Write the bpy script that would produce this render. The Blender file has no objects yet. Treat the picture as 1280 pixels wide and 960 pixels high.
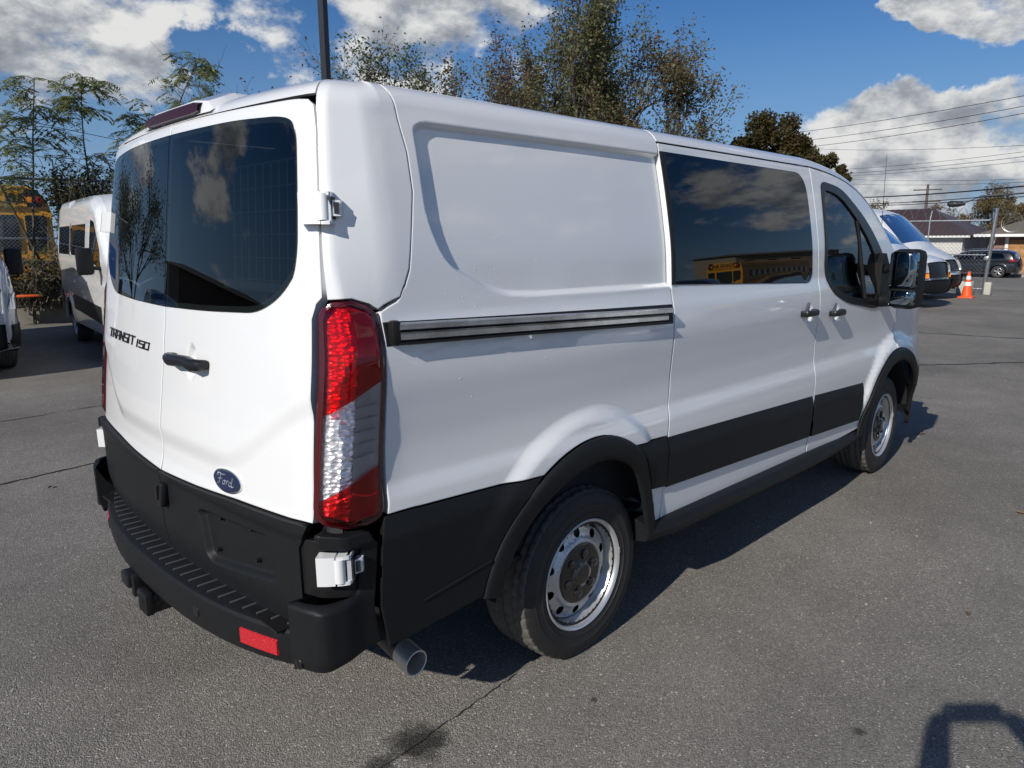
import bpy, bmesh, math, random
import numpy as np
from math import sin, cos, pi, radians, sqrt, atan2
from mathutils import Vector, Matrix
from mathutils.geometry import delaunay_2d_cdt

random.seed(7)
SC = bpy.context.scene
COL = SC.collection

# ---------------------------------------------------------------- camera
CAM_POS = (-.824, -2.6677, 1.6471)
YAW, PITCH, ROLL, FPX = .7894, .1959, -.0043, 901.4
cam_data = bpy.data.cameras.new('camera'); cam = bpy.data.objects.new('camera', cam_data); COL.objects.link(cam)
Fv = Vector((cos(YAW)*cos(PITCH), sin(YAW)*cos(PITCH), -sin(PITCH)))
R0 = Vector((sin(YAW), -cos(YAW), 0)); U0 = R0.cross(Fv)
Rv = R0*cos(ROLL) + U0*sin(ROLL); Uv = -R0*sin(ROLL) + U0*cos(ROLL)
cam.matrix_world = Matrix(((Rv.x, Uv.x, -Fv.x, CAM_POS[0]), (Rv.y, Uv.y, -Fv.y, CAM_POS[1]), (Rv.z, Uv.z, -Fv.z, CAM_POS[2]), (0, 0, 0, 1)))
cam_data.sensor_fit = 'HORIZONTAL'; cam_data.sensor_width = 36; cam_data.lens = FPX / 1280 * 36
cam_data.clip_start = .1; cam_data.clip_end = 3000
SC.camera = cam
SC.render.resolution_x, SC.render.resolution_y = 1024, 768

# ---------------------------------------------------------------- sun, sky, exposure
SUN_EL, SUN_AZ = radians(30.5), radians(10.6)     # the light travels towards +x, a little towards +y
SC.view_settings.view_transform = 'Standard'; SC.view_settings.look = 'None'
SC.view_settings.exposure = -.20; SC.view_settings.gamma = 1
SC.view_settings.use_curve_mapping = False
try: SC.cycles.use_denoising = True
except Exception: pass
SC.cycles.max_bounces = 10; SC.cycles.transparent_max_bounces = 24
sl = bpy.data.lights.new('sun', 'SUN'); sl.energy = 5.0; sl.angle = radians(.53); sl.color = (1, .945, .86)
sun = bpy.data.objects.new('sun', sl); COL.objects.link(sun)
sdir = Vector((cos(SUN_EL)*cos(SUN_AZ), cos(SUN_EL)*sin(SUN_AZ), -sin(SUN_EL)))
sun.rotation_euler = sdir.to_track_quat('-Z', 'Y').to_euler(); sun.location = (-20, -5, 15)

world = bpy.data.worlds.new('World'); SC.world = world; world.use_nodes = True
def build_world():
    nt = world.node_tree; N = nt.nodes; L = nt.links; N.clear()
    def n(t, **k):
        o = N.new(t)
        for a, b in k.items(): setattr(o, a, b)
        return o
    def math_(op, a, b=None, c=None, clamp=False):
        m = n('ShaderNodeMath', operation=op, use_clamp=clamp)
        for i, q in enumerate((a, b, c)):
            if q is None: continue
            if isinstance(q, (int, float)): m.inputs[i].default_value = q
            else: L.new(q, m.inputs[i])
        return m.outputs[0]
    def vmath(op, a, b=None):
        m = n('ShaderNodeVectorMath', operation=op)
        for i, q in enumerate((a, b)):
            if q is None: continue
            if isinstance(q, (tuple, list)): m.inputs[i].default_value = q
            else: L.new(q, m.inputs[i])
        return m
    sky = n('ShaderNodeTexSky', sky_type='NISHITA'); sky.sun_disc = False
    sky.sun_elevation = SUN_EL; sky.sun_rotation = atan2(-sdir.x, -sdir.y)
    sky.altitude = 20; sky.air_density = 1.25; sky.dust_density = .05; sky.ozone_density = 2.0
    bg = n('ShaderNodeBackground'); bg.inputs[1].default_value = SKY_STRENGTH
    tint = vmath('MULTIPLY', sky.outputs[0], (.43, .78, 1.29)); sx = n('ShaderNodeSeparateXYZ'); tcc = n('ShaderNodeTexCoord'); L.new(vmath('NORMALIZE', tcc.outputs['Generated']).outputs[0], sx.inputs[0])
    hz = n('ShaderNodeMapRange', interpolation_type='SMOOTHSTEP'); L.new(sx.outputs[2], hz.inputs[0]); hz.inputs[1].default_value = .30; hz.inputs[2].default_value = -.02; hz.inputs[4].default_value = .85
    hm = n('ShaderNodeMix', data_type='RGBA'); L.new(hz.outputs[0], hm.inputs[0]); L.new(tint.outputs[0], hm.inputs[6]); hm.inputs[7].default_value = (.28/SKY_STRENGTH, .44/SKY_STRENGTH, .68/SKY_STRENGTH, 1); L.new(hm.outputs[2], bg.inputs[0])
    tc = n('ShaderNodeTexCoord'); D = vmath('NORMALIZE', tc.outputs['Generated']).outputs[0]
    # flatten the cloud field towards the horizon, as real cloud layers are
    def field(off, det, scale, rough, zs=2.0, dist=0.):
        sc = vmath('MULTIPLY', vmath('ADD', D, off).outputs[0], (1, 1, zs)).outputs[0]
        t1 = n('ShaderNodeTexNoise'); t1.inputs['Scale'].default_value = scale; t1.inputs['Detail'].default_value = det
        t1.inputs['Roughness'].default_value = rough; t1.inputs['Distortion'].default_value = dist; L.new(sc, t1.inputs['Vector'])
        return t1.outputs['Fac']
    UP = (sdir.x*-.03, sdir.y*-.03, .024)
    n0 = field((3.1, 1.7, .2), 6, 3.2, .5); m0 = field((1.3, .4, .7), 14, 8.5, .62, 1.7, .1)
    n1 = field((3.1+UP[0], 1.7+UP[1], .2+UP[2]), 6, 3.2, .5); m1 = field((1.3+UP[0]*.7, .4+UP[1]*.7, .7+UP[2]*.7), 14, 8.5, .62, 1.7, .1)
    cov = neg = None
    wn = n('ShaderNodeTexNoise'); wn.inputs['Scale'].default_value = 7; wn.inputs['Detail'].default_value = 8; wn.inputs['Roughness'].default_value = .6; L.new(D, wn.inputs['Vector'])
    DW = vmath('ADD', D, vmath('MULTIPLY', vmath('SUBTRACT', wn.outputs['Color'], (.5, .5, .5)).outputs[0], (.22, .22, .16)).outputs[0]).outputs[0]
    for (d, r, w) in CLOUDS:
        dist = vmath('DISTANCE', DW, tuple(d)).outputs['Value']
        m = n('ShaderNodeMapRange', interpolation_type='SMOOTHSTEP'); L.new(dist, m.inputs[0])
        m.inputs[1].default_value = r; m.inputs[2].default_value = r*.25; m.inputs[3].default_value = 0; m.inputs[4].default_value = w
        if w > 0: cov = m.outputs[0] if cov is None else math_('ADD', cov, m.outputs[0])
        else: neg = m.outputs[0] if neg is None else math_('ADD', neg, m.outputs[0])
    cov = math_('ADD', math_('MINIMUM', cov, .17), math_('MAXIMUM', neg, -.4))
    def C(a, k): return math_('MULTIPLY', math_('SUBTRACT', a, .5), k)
    dens = math_('ADD', math_('ADD', C(n0, .75), C(m0, .62)), math_('ADD', cov, .47))
    mk = n('ShaderNodeMapRange', interpolation_type='SMOOTHSTEP'); L.new(dens, mk.inputs[0])
    mk.inputs[1].default_value = .545; mk.inputs[2].default_value = .665
    lit = math_('ADD', math_('MULTIPLY', math_('SUBTRACT', n0, n1), 4.0), math_('MULTIPLY', math_('SUBTRACT', m0, m1), 3.2))
    thick = n('ShaderNodeMapRange'); L.new(dens, thick.inputs[0]); thick.inputs[1].default_value = .57; thick.inputs[2].default_value = .80
    thick.inputs[3].default_value = .26; thick.inputs[4].default_value = -.13
    lit = math_('ADD', math_('ADD', lit, thick.outputs[0]), .60, clamp=True)
    cr = n('ShaderNodeValToRGB'); L.new(lit, cr.inputs[0]); e = cr.color_ramp.elements
    e[0].position = .08; e[0].color = (.25, .28, .33, 1); e[1].position = .95; e[1].color = (.88, .88, .87, 1)
    q = cr.color_ramp.elements.new(.42); q.color = (.41, .44, .485, 1)
    q = cr.color_ramp.elements.new(.68); q.color = (.64, .66, .68, 1)
    cb = n('ShaderNodeBackground'); cb.inputs[1].default_value = 1.0; L.new(cr.outputs[0], cb.inputs[0])
    # below the horizon plain ground haze
    mix = n('ShaderNodeMixShader'); L.new(mk.outputs[0], mix.inputs[0]); L.new(bg.outputs[0], mix.inputs[1]); L.new(cb.outputs[0], mix.inputs[2])
    out = n('ShaderNodeOutputWorld'); L.new(mix.outputs[0], out.inputs[0])
SKY_STRENGTH = .066
def pdir(u, v):
    d = Fv + Rv*((u-640)/FPX) - Uv*((v-480)/FPX); d.normalize(); return d
CLOUDS = [(pdir(40, 60), .26, .17), (pdir(190, 22), .13, .15), (pdir(150, 85), .07, .10), (pdir(350, 40), .10, .19), (pdir(480, 10), .20, .19), (pdir(600, 30), .17, .17), (pdir(540, 70), .10, .12),
          (pdir(262, 62), .06, -.30), (pdir(310, 112), .08, -.24), (pdir(600, 122), .08, -.12), (pdir(890, 10), .25, -.34), (pdir(1010, 45), .12, -.30), (pdir(770, 130), .07, -.12),
          (pdir(860, 175), .12, .20), (pdir(930, 190), .15, .22), (pdir(1040, 190), .14, .20), (pdir(1150, 195), .15, .20), (pdir(1270, 185), .17, .22), (pdir(1180, 275), .22, .18), (pdir(1000, 280), .22, .16),
          (pdir(1130, 32), .05, .22), (pdir(1190, 18), .07, .26), (pdir(1255, 5), .08, .26), (pdir(1090, 80), .06, -.28), (pdir(1150, 86), .05, -.28), (pdir(1215, 78), .045, -.26), (pdir(1280, 72), .04, -.2)]
# the same broken cloud goes on behind the camera (it shows in the windows)
for az, el, r, w in ((-25, 14, .13, .20), (-31, 21, .10, .18), (-19, 9, .12, .18), (-38, 15, .10, .14), (-12, 17, .09, .15), (-55, 25, .25, .15), (-100, 35, .30, .13), (118, 13, .14, .18), (104, 20, .07, .18), (128, 24, .08, .14), (98, 9, .12, .16), (150, 20, .25, .12), (80, 50, .3, .08)):
    CLOUDS.append((Vector((cos(radians(az))*cos(radians(el)), sin(radians(az))*cos(radians(el)), sin(radians(el)))), r, w))
build_world()
# ---------------------------------------------------------------- materials
MATS = {}
def mat(name, base, rough=.5, metal=0., coat=0., noise=None, bump=None, spec=.5, emit=None, alpha=None, coat_rough=.03):
    """noise=(scale, amount, second colour) mixes a second colour; bump=(scale, strength, distance)"""
    if name in MATS: return MATS[name]
    m = bpy.data.materials.new(name); m.use_nodes = True; nt = m.node_tree; N = nt.nodes; L = nt.links
    b = N['Principled BSDF']
    b.inputs['Base Color'].default_value = (*base, 1); b.inputs['Roughness'].default_value = rough
    b.inputs['Metallic'].default_value = metal; b.inputs['Coat Weight'].default_value = coat; b.inputs['Coat Roughness'].default_value = coat_rough
    b.inputs['Specular IOR Level'].default_value = spec
    if emit: b.inputs['Emission Color'].default_value = (*emit[:3], 1); b.inputs['Emission Strength'].default_value = emit[3]
    tc = N.new('ShaderNodeTexCoord')
    if noise:
        t = N.new('ShaderNodeTexNoise'); t.inputs['Scale'].default_value = noise[0]; t.inputs['Detail'].default_value = 6; t.inputs['Roughness'].default_value = .62
        L.new(tc.outputs['Object'], t.inputs['Vector'])
        mr = N.new('ShaderNodeMapRange'); L.new(t.outputs['Fac'], mr.inputs[0]); mr.inputs[1].default_value = .35; mr.inputs[2].default_value = .68
        mr.inputs[4].default_value = noise[1]
        mx = N.new('ShaderNodeMix'); mx.data_type = 'RGBA'; L.new(mr.outputs[0], mx.inputs[0])
        mx.inputs[6].default_value = (*base, 1); mx.inputs[7].default_value = (*noise[2], 1); L.new(mx.outputs[2], b.inputs['Base Color'])
    if bump:
        t = N.new('ShaderNodeTexNoise'); t.inputs['Scale'].default_value = bump[0]; t.inputs['Detail'].default_value = 5
        L.new(tc.outputs['Object'], t.inputs['Vector'])
        bp = N.new('ShaderNodeBump'); bp.inputs['Strength'].default_value = bump[1]; bp.inputs['Distance'].default_value = bump[2]
        L.new(t.outputs['Fac'], bp.inputs['Height']); L.new(bp.outputs[0], b.inputs['Normal'])
    MATS[name] = m; return m

def glass_mat(name, tint, rough=0., ior=1.5, dirt=.0):
    if name in MATS: return MATS[name]
    m = bpy.data.materials.new(name); m.use_nodes = True; nt = m.node_tree; N = nt.nodes; L = nt.links; N.clear()
    out = N.new('ShaderNodeOutputMaterial'); tr = N.new('ShaderNodeBsdfTransparent'); tr.inputs[0].default_value = (*tint, 1)
    gl = N.new('ShaderNodeBsdfGlossy'); gl.inputs['Roughness'].default_value = rough; gl.inputs[0].default_value = (.95, .97, 1, 1)
    fr = N.new('ShaderNodeFresnel'); fr.inputs[0].default_value = ior
    mx = N.new('ShaderNodeMixShader'); L.new(fr.outputs[0], mx.inputs[0]); L.new(tr.outputs[0], mx.inputs[1]); L.new(gl.outputs[0], mx.inputs[2])
    L.new(mx.outputs[0], out.inputs[0]); MATS[name] = m; return m

def lens_mat(name, col, alpha_dark):
    """moulded lamp plastic: fine ribs under a smooth clear coat"""
    if name in MATS: return MATS[name]
    m = bpy.data.materials.new(name); m.use_nodes = True; nt = m.node_tree; N = nt.nodes; L = nt.links; b = N['Principled BSDF']
    tc = N.new('ShaderNodeTexCoord'); br = N.new('ShaderNodeTexBrick'); L.new(tc.outputs['Object'], br.inputs['Vector'])
    v = N.new('ShaderNodeTexVoronoi'); v.inputs['Scale'].default_value = 55; L.new(tc.outputs['Object'], v.inputs['Vector'])
    mp = N.new('ShaderNodeMapping'); mp.inputs['Scale'].default_value = (1, 1, 2.2); L.new(tc.outputs['Object'], mp.inputs[0]); L.new(mp.outputs[0], v.inputs['Vector'])
    N.remove(br)
    cr = N.new('ShaderNodeValToRGB'); L.new(v.outputs['Distance'], cr.inputs[0])
    cr.color_ramp.elements[0].color = (*col, 1); cr.color_ramp.elements[0].position = .15
    cr.color_ramp.elements[1].color = (*alpha_dark, 1); cr.color_ramp.elements[1].position = .75
    L.new(cr.outputs[0], b.inputs['Base Color']); b.inputs['Roughness'].default_value = .18; b.inputs['Coat Weight'].default_value = 1
    b.inputs['Metallic'].default_value = .35
    bp = N.new('ShaderNodeBump'); bp.inputs['Strength'].default_value = .9; bp.inputs['Distance'].default_value = .01
    L.new(v.outputs['Distance'], bp.inputs['Height']); L.new(bp.outputs[0], b.inputs['Normal'])
    MATS[name] = m; return m

# ---------------------------------------------------------------- objects
def link(name, me, m=None, parent=None, smooth=False):
    me.name = name
    if m is not None and not me.materials:
        for q in (m if isinstance(m, (list, tuple)) else [m]): me.materials.append(q)
    o = bpy.data.objects.new(name, me); COL.objects.link(o)
    if parent is not None: o.parent = parent
    return o
def tag(o, label=None, cat=None, group=None, kind=None):
    if label: o['label'] = label
    if cat: o['category'] = cat
    if group: o['group'] = group
    if kind: o['kind'] = kind
    return o
def empty(name, loc, rz, label, cat, group=None):
    o = bpy.data.objects.new(name, None); COL.objects.link(o); o.location = loc; o.rotation_euler = (0, 0, rz)
    o.empty_display_size = .2
    return tag(o, label, cat, group)
def copy_tree(o, parent=None):
    c = o.copy(); COL.objects.link(c); c.parent = parent
    for ch in list(o.children): copy_tree(ch, c)
    return c

class MB:
    """collects simple solids and builds them as ONE mesh"""
    def __init__(s): s.v = []; s.f = []; s.sm = []; s.mi = []; s.cur = 0
    def add(s, vs, fs, smooth=False):
        b = len(s.v); s.v += [tuple(q) for q in vs]
        for f in fs: s.f.append([b + i for i in f]); s.sm.append(smooth); s.mi.append(s.cur)
        return s
    def box(s, c, d, rz=0., rx=0., ry=0., bev=0.):
        M = Matrix.Rotation(rz, 3, 'Z') @ Matrix.Rotation(ry, 3, 'Y') @ Matrix.Rotation(rx, 3, 'X')
        hx, hy, hz = d[0]/2, d[1]/2, d[2]/2
        if bev <= 0:
            vs = [Vector((x*hx, y*hy, z*hz)) for x in (-1, 1) for y in (-1, 1) for z in (-1, 1)]
            fs = [(0, 1, 3, 2), (4, 6, 7, 5), (0, 4, 5, 1), (2, 3, 7, 6), (0, 2, 6, 4), (1, 5, 7, 3)]
        else:
            bm = bmesh.new(); bmesh.ops.create_cube(bm, size=1)
            for v in bm.verts: v.co = Vector((v.co.x*d[0], v.co.y*d[1], v.co.z*d[2]))
            bmesh.ops.bevel(bm, geom=bm.edges[:], offset=bev, segments=2, affect='EDGES', profile=.5)
            bm.verts.ensure_lookup_table(); bm.verts.index_update()
            vs = [v.co.copy() for v in bm.verts]; fs = [[v.index for v in f.verts] for f in bm.faces]; bm.free()
        s.add([M @ v + Vector(c) for v in vs], fs, bev > 0); return s
    def tube(s, pts, r, n=8, caps=True, smooth=True):
        pts = [Vector(p) for p in pts]; k = len(pts); rs = r if isinstance(r, (list, tuple)) else [r]*k
        vs = []; up = None
        for i, p in enumerate(pts):
            t = (pts[min(i+1, k-1)] - pts[max(i-1, 0)])
            if t.length < 1e-9: t = Vector((0, 0, 1))
            t.normalize()
            if up is None:
                up = Vector((0, 0, 1)) if abs(t.z) < .9 else Vector((1, 0, 0))
            a = t.cross(up)
            if a.length < 1e-6: a = t.cross(Vector((0, 1, .1)))
            a.normalize(); b = t.cross(a).normalized(); up = -b if False else up
            for j in range(n):
                q = 2*pi*j/n; vs.append(p + a*(cos(q)*rs[i]) + b*(sin(q)*rs[i]))
        fs = [(i*n+j, (i+1)*n+j, (i+1)*n+(j+1) % n, i*n+(j+1) % n) for i in range(k-1) for j in range(n)]
        s.add(vs, fs, smooth)
        if caps: s.add(vs[:n], [list(range(n))]); s.add(vs[-n:], [list(range(n))[::-1]])
        return s
    def prism(s, poly, axis, lo, hi, smooth=False):
        """poly in the two other axes (cyclic order), extruded lo..hi along axis"""
        n = len(poly); ax = 'xyz'.index(axis)
        def pt(a, b, c):
            return {0: (c, a, b), 1: (a, c, b), 2: (a, b, c)}[ax]
        vs = [pt(a, b, lo) for a, b in poly] + [pt(a, b, hi) for a, b in poly]
        ar = sum(poly[i][0]*poly[(i+1) % n][1] - poly[(i+1) % n][0]*poly[i][1] for i in range(n))
        fl = (ar > 0) != (ax == 1) if True else False
        fs = [(i, (i+1) % n, n+(i+1) % n, n+i) for i in range(n)]
        s.add(vs, fs, smooth); s.add(vs, [list(range(n))[::-1], list(range(n, 2*n))]); return s
    def revolve(s, prof, c, axis='y', n=32, a0=0, a1=2*pi, smooth=True):
        """prof: (distance along axis, radius)"""
        closed = abs(a1-a0-2*pi) < 1e-6; m = n if closed else n+1; vs = []
        for i in range(m):
            q = a0 + (a1-a0)*i/n
            for (h, r) in prof:
                d = {'y': (cos(q)*r, h, sin(q)*r), 'z': (cos(q)*r, sin(q)*r, h), 'x': (h, cos(q)*r, sin(q)*r)}[axis]
                vs.append((c[0]+d[0], c[1]+d[1], c[2]+d[2]))
        k = len(prof)
        fs = [(i*k+j, ((i+1) % m)*k+j, ((i+1) % m)*k+j+1, i*k+j+1) for i in range(n) for j in range(k-1)]
        s.add(vs, fs, smooth); return s
    def sphere(s, c, r, n=12, m=8, sx=1, sy=1, sz=1):
        vs = []; 
        for i in range(m+1):
            t = pi*i/m
            for j in range(n): q = 2*pi*j/n; vs.append((c[0]+r*sx*sin(t)*cos(q), c[1]+r*sy*sin(t)*sin(q), c[2]+r*sz*cos(t)))
        s.add(vs, [(i*n+j, (i+1)*n+j, (i+1)*n+(j+1) % n, i*n+(j+1) % n) for i in range(m) for j in range(n)], True); return s
    def mesh(s, fix=True, sharp=40):
        me = bpy.data.meshes.new('m'); me.from_pydata(s.v, [], s.f)
        me.polygons.foreach_set('use_smooth', s.sm)
        if any(s.mi): me.polygons.foreach_set('material_index', s.mi)
        if fix:
            bm = bmesh.new(); bm.from_mesh(me); bmesh.ops.remove_doubles(bm, verts=bm.verts[:], dist=1e-5)
            bmesh.ops.recalc_face_normals(bm, faces=bm.faces[:]); bm.to_mesh(me); bm.free()
        me.set_sharp_from_angle(angle=radians(sharp)); me.update(); return me
    def build(s, name, m, parent=None, **k): return link(name, s.mesh(**k), m, parent)

def resample(poly, step, closed=True):
    out = []; n = len(poly)
    for i in range(n if closed else n-1):
        a = np.array(poly[i], float); b = np.array(poly[(i+1) % n], float); L = np.linalg.norm(b-a)
        if L < 1e-7: continue
        k = max(1, int(math.ceil(L/step)))
        for j in range(k): out.append(a + (b-a)*j/k)
    if not closed: out.append(np.array(poly[-1], float))
    return np.array(out)

def patch(name, outline, f, step, m, parent, holes=(), flange=.018, bevel=.003, mirror=False, fine=None, fine_step=None, drop=.45):
    """a sheet over the 2-D region outline minus holes, laid on the surface f(a, b) -> (N,3), with a rounded turned-in edge"""
    def area(p): return .5*sum(p[i][0]*p[(i+1) % len(p)][1] - p[(i+1) % len(p)][0]*p[i][1] for i in range(len(p)))
    loops = []
    for k, pl in enumerate([outline] + list(holes)):
        pl = [tuple(q) for q in pl]
        if (area(pl) > 0) != (k == 0): pl = pl[::-1]
        loops.append(resample(pl, step if k == 0 or len(pl) > 6 else step))
    P2 = []; E = []; kind = []; outw = []
    for lp in loops:
        n = len(lp); nx = np.roll(lp, -1, 0); pv = np.roll(lp, 1, 0)
        e1 = nx - lp; e0 = lp - pv
        e1 /= np.linalg.norm(e1, axis=1)[:, None] + 1e-12; e0 /= np.linalg.norm(e0, axis=1)[:, None] + 1e-12
        t = e0 + e1; t /= np.linalg.norm(t, axis=1)[:, None] + 1e-12
        o = np.stack([t[:, 1], -t[:, 0]], 1)
        mit = 1/np.clip((o*np.stack([e1[:, 1], -e1[:, 0]], 1)).sum(1), .6, 1)
        b = len(P2)
        P2 += [tuple(q) for q in lp]; kind += [1]*n; outw += [tuple(q) for q in o]
        E += [(b+i, b+(i+1) % n) for i in range(n)]
        if bevel > 0:
            b2 = len(P2); P2 += [tuple(q) for q in lp - o*(bevel*mit)[:, None]]; kind += [0]*n; outw += [(0, 0)]*n
            E += [(b2+i, b2+(i+1) % n) for i in range(n)]
    allp = loops[0]; lo = allp.min(0); hi = allp.max(0)
    def sdf(X, Y):
        d = poly_sdf(X, Y, loops[0])
        for h in loops[1:]: d = np.maximum(d, -poly_sdf(X, Y, h))
        return d
    def grid(st, keep):
        gx = np.arange(lo[0]+st*.5, hi[0], st); gy = np.arange(lo[1]+st*.5, hi[1], st)
        if len(gx) == 0 or len(gy) == 0: return np.zeros((0, 2))
        X, Y = np.meshgrid(gx, gy); X = X + (np.arange(len(gy)) % 2)[:, None]*st*.5*0
        X = X.ravel(); Y = Y.ravel(); d = sdf(X, Y); k = d < -(bevel + st*.4)
        k &= keep(X, Y); return np.stack([X[k], Y[k]], 1)
    if fine is None: G = grid(step, lambda X, Y: np.ones(X.shape, bool))
    else: G = np.concatenate([grid(step, lambda X, Y: ~fine(X, Y)), grid(fine_step, fine)])
    P2 += [tuple(q) for q in G]; kind += [0]*len(G); outw += [(0, 0)]*len(G)
    vo, eo, fo, ov, oe, of = delaunay_2d_cdt([Vector(q) for q in P2], E, [], 0, 1e-6)
    V2 = np.array([tuple(q) for q in vo]); T = np.array([t for t in fo if len(t) == 3])
    kd = np.zeros(len(V2), int); ow = np.zeros((len(V2), 2))
    for i, src in enumerate(ov):
        for q in src:
            if kind[q]: kd[i] = 1; ow[i] = outw[q]
    c = V2[T].mean(1); T = T[sdf(c[:, 0], c[:, 1]) < 0]
    used = np.zeros(len(V2), bool); used[T.ravel()] = True
    remap = -np.ones(len(V2), int); remap[used] = np.arange(used.sum())
    V2 = V2[used]; kd = kd[used]; ow = ow[used]; T = remap[T]
    P = f(V2[:, 0], V2[:, 1]); e = 1.5e-3
    Ta = (f(V2[:, 0]+e, V2[:, 1]) - f(V2[:, 0]-e, V2[:, 1]))/(2*e); Tb = (f(V2[:, 0], V2[:, 1]+e) - f(V2[:, 0], V2[:, 1]-e))/(2*e)
    Nn = np.cross(Ta, Tb); Nn /= np.linalg.norm(Nn, axis=1)[:, None] + 1e-12
    O3 = Ta*ow[:, :1] + Tb*ow[:, 1:]; O3 /= np.linalg.norm(O3, axis=1)[:, None] + 1e-9
    bd = kd == 1; SN = Nn.copy()
    if bevel > 0:
        P = P.copy(); P[bd] -= Nn[bd]*bevel*drop
        SN[bd] = Nn[bd]*.8 + O3[bd]*.6; SN[bd] /= np.linalg.norm(SN[bd], axis=1)[:, None]
    # orient the triangles with the surface normal
    tn = np.cross(P[T[:, 1]]-P[T[:, 0]], P[T[:, 2]]-P[T[:, 0]]); flip = (tn*Nn[T[:, 0]]).sum(1) < 0
    T[flip] = T[flip][:, ::-1]
    verts = P; norms = SN; faces = [tuple(t) for t in T]
    if flange > 0:
        # boundary edges of the triangulation
        cnt = {}
        for t in T:
            for a, b in ((t[0], t[1]), (t[1], t[2]), (t[2], t[0])):
                if (b, a) in cnt: del cnt[(b, a)]
                else: cnt[(a, b)] = 1
        bi = sorted({q for ed in cnt for q in ed}); ix = {q: i for i, q in enumerate(bi)}; nb = len(bi)
        top = P[bi]; bot = P[bi] - Nn[bi]*flange; on = O3[bi]
        base = len(verts); verts = np.concatenate([verts, top, bot]); norms = np.concatenate([norms, on, on])
        for (a, b) in cnt: faces.append((base+ix[b], base+ix[a], base+nb+ix[a], base+nb+ix[b]))
    verts = np.array(verts); norms = np.array(norms)
    if mirror:
        verts = verts*np.array([1, -1, 1]); norms = norms*np.array([1, -1, 1]); faces = [tuple(q)[::-1] for q in faces]
    me = bpy.data.meshes.new(name); me.from_pydata(verts.tolist(), [], [[int(i) for i in q] for q in faces])
    me.polygons.foreach_set('use_smooth', [True]*len(me.polygons))
    me.normals_split_custom_set_from_vertices(norms.tolist())
    return link(name, me, m, parent)

def circle(cx, cy, r, n=24, a0=0, ry=None): return [(cx + r*cos(a0+2*pi*i/n), cy + (ry or r)*sin(a0+2*pi*i/n)) for i in range(n)]
# ---------------------------------------------------------------- van body surface (numpy only)
def smooth_tab(t, pts):
    """monotone-ish cubic through (t, value) pairs, clamped at both ends"""
    px = np.array([p[0] for p in pts], float); py = np.array([p[1] for p in pts], float)
    t = np.clip(np.asarray(t, float), px[0], px[-1])
    dl = np.diff(py) / np.diff(px)
    m = np.zeros(len(px)); m[0] = dl[0]; m[-1] = dl[-1]
    for i in range(1, len(px) - 1):
        m[i] = 0 if dl[i - 1] * dl[i] <= 0 else 2 * dl[i - 1] * dl[i] / (dl[i - 1] + dl[i])
    i = np.clip(np.searchsorted(px, t, side='right') - 1, 0, len(px) - 2)
    h = px[i + 1] - px[i]; u = (t - px[i]) / h
    return ((2*u**3 - 3*u**2 + 1) * py[i] + (u**3 - 2*u**2 + u) * h * m[i]
            + (-2*u**3 + 3*u**2) * py[i + 1] + (u**3 - u**2) * h * m[i + 1])

def sstep(a, b, t):
    u = np.clip((np.asarray(t, float) - a) / (b - a), 0, 1); return u * u * (3 - 2 * u)

def poly_sdf(x, y, poly):
    """signed distance, negative inside"""
    x = np.asarray(x, float); y = np.asarray(y, float)
    d = np.full(x.shape, 1e9); ins = np.zeros(x.shape, bool)
    n = len(poly)
    for i in range(n):
        ax, ay = poly[i]; bx, by = poly[(i + 1) % n]
        ex, ey = bx - ax, by - ay
        L = ex*ex + ey*ey + 1e-12
        t = np.clip(((x - ax)*ex + (y - ay)*ey) / L, 0, 1)
        d = np.minimum(d, (x - ax - t*ex)**2 + (y - ay - t*ey)**2)
        c = ((ay > y) != (by > y))
        with np.errstate(divide='ignore', invalid='ignore'):
            xi = (bx - ax) * (y - ay) / (by - ay + (1e-12 if by == ay else 0)) + ax
        ins ^= (c & (x < xi))
    d = np.sqrt(d)
    return np.where(ins, -d, d)

def rounded(poly, r, n=5):
    """round the corners of a polygon; r may be one value or one per corner"""
    out = []; N = len(poly)
    rs = r if isinstance(r, (list, tuple)) else [r] * N
    for i in range(N):
        a = np.array(poly[i - 1], float); b = np.array(poly[i], float); c = np.array(poly[(i + 1) % N], float)
        la = np.linalg.norm(a - b); lc = np.linalg.norm(c - b)
        q = min(rs[i], la * .48, lc * .48)
        if q < 1e-5: out.append(tuple(b)); continue
        p0 = b + (a - b) / la * q; p2 = b + (c - b) / lc * q
        for k in range(n + 1):
            t = k / n
            out.append(tuple((1-t)**2 * p0 + 2*t*(1-t) * b + t*t * p2))
    return out

RX, FX, WZ = 1.25, 4.555, .345          # wheel centres
RR = .085                                # roof edge radius
ROOF_LINE = [(0, 2.10), (3.2, 2.097), (3.5, 2.075), (3.75, 2.035), (3.95, 1.975), (4.2, 1.845), (4.45, 1.66), (4.70, 1.42), (4.82, 1.315),
             (5.0, 1.25), (5.2, 1.175), (5.38, 1.075), (5.5, .93), (5.56, .75)]
def roof_z(x): return smooth_tab(x, ROOF_LINE)
XC = [(.40, .03), (.50, .032), (.83, .030), (1.0, .045), (1.18, .070), (1.43, .104), (2.0, .174), (2.1, .19)]
BOW = [(.4, .072), (1.0, .07), (1.5, .066), (2.1, .066)]
YD = [(.4, .945), (1.2, .945), (1.45, .925), (1.75, .874), (2.0, .826), (2.1, .808)]
EDX = [(.4, .08), (1.3, .075), (1.5, .045), (1.62, .030), (2.1, .030)]
YE = [(.4, 1.005), (1.3, 1.005), (1.46, .972), (1.6, .934), (1.75, .906), (2.0, .860), (2.1, .843)]
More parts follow.
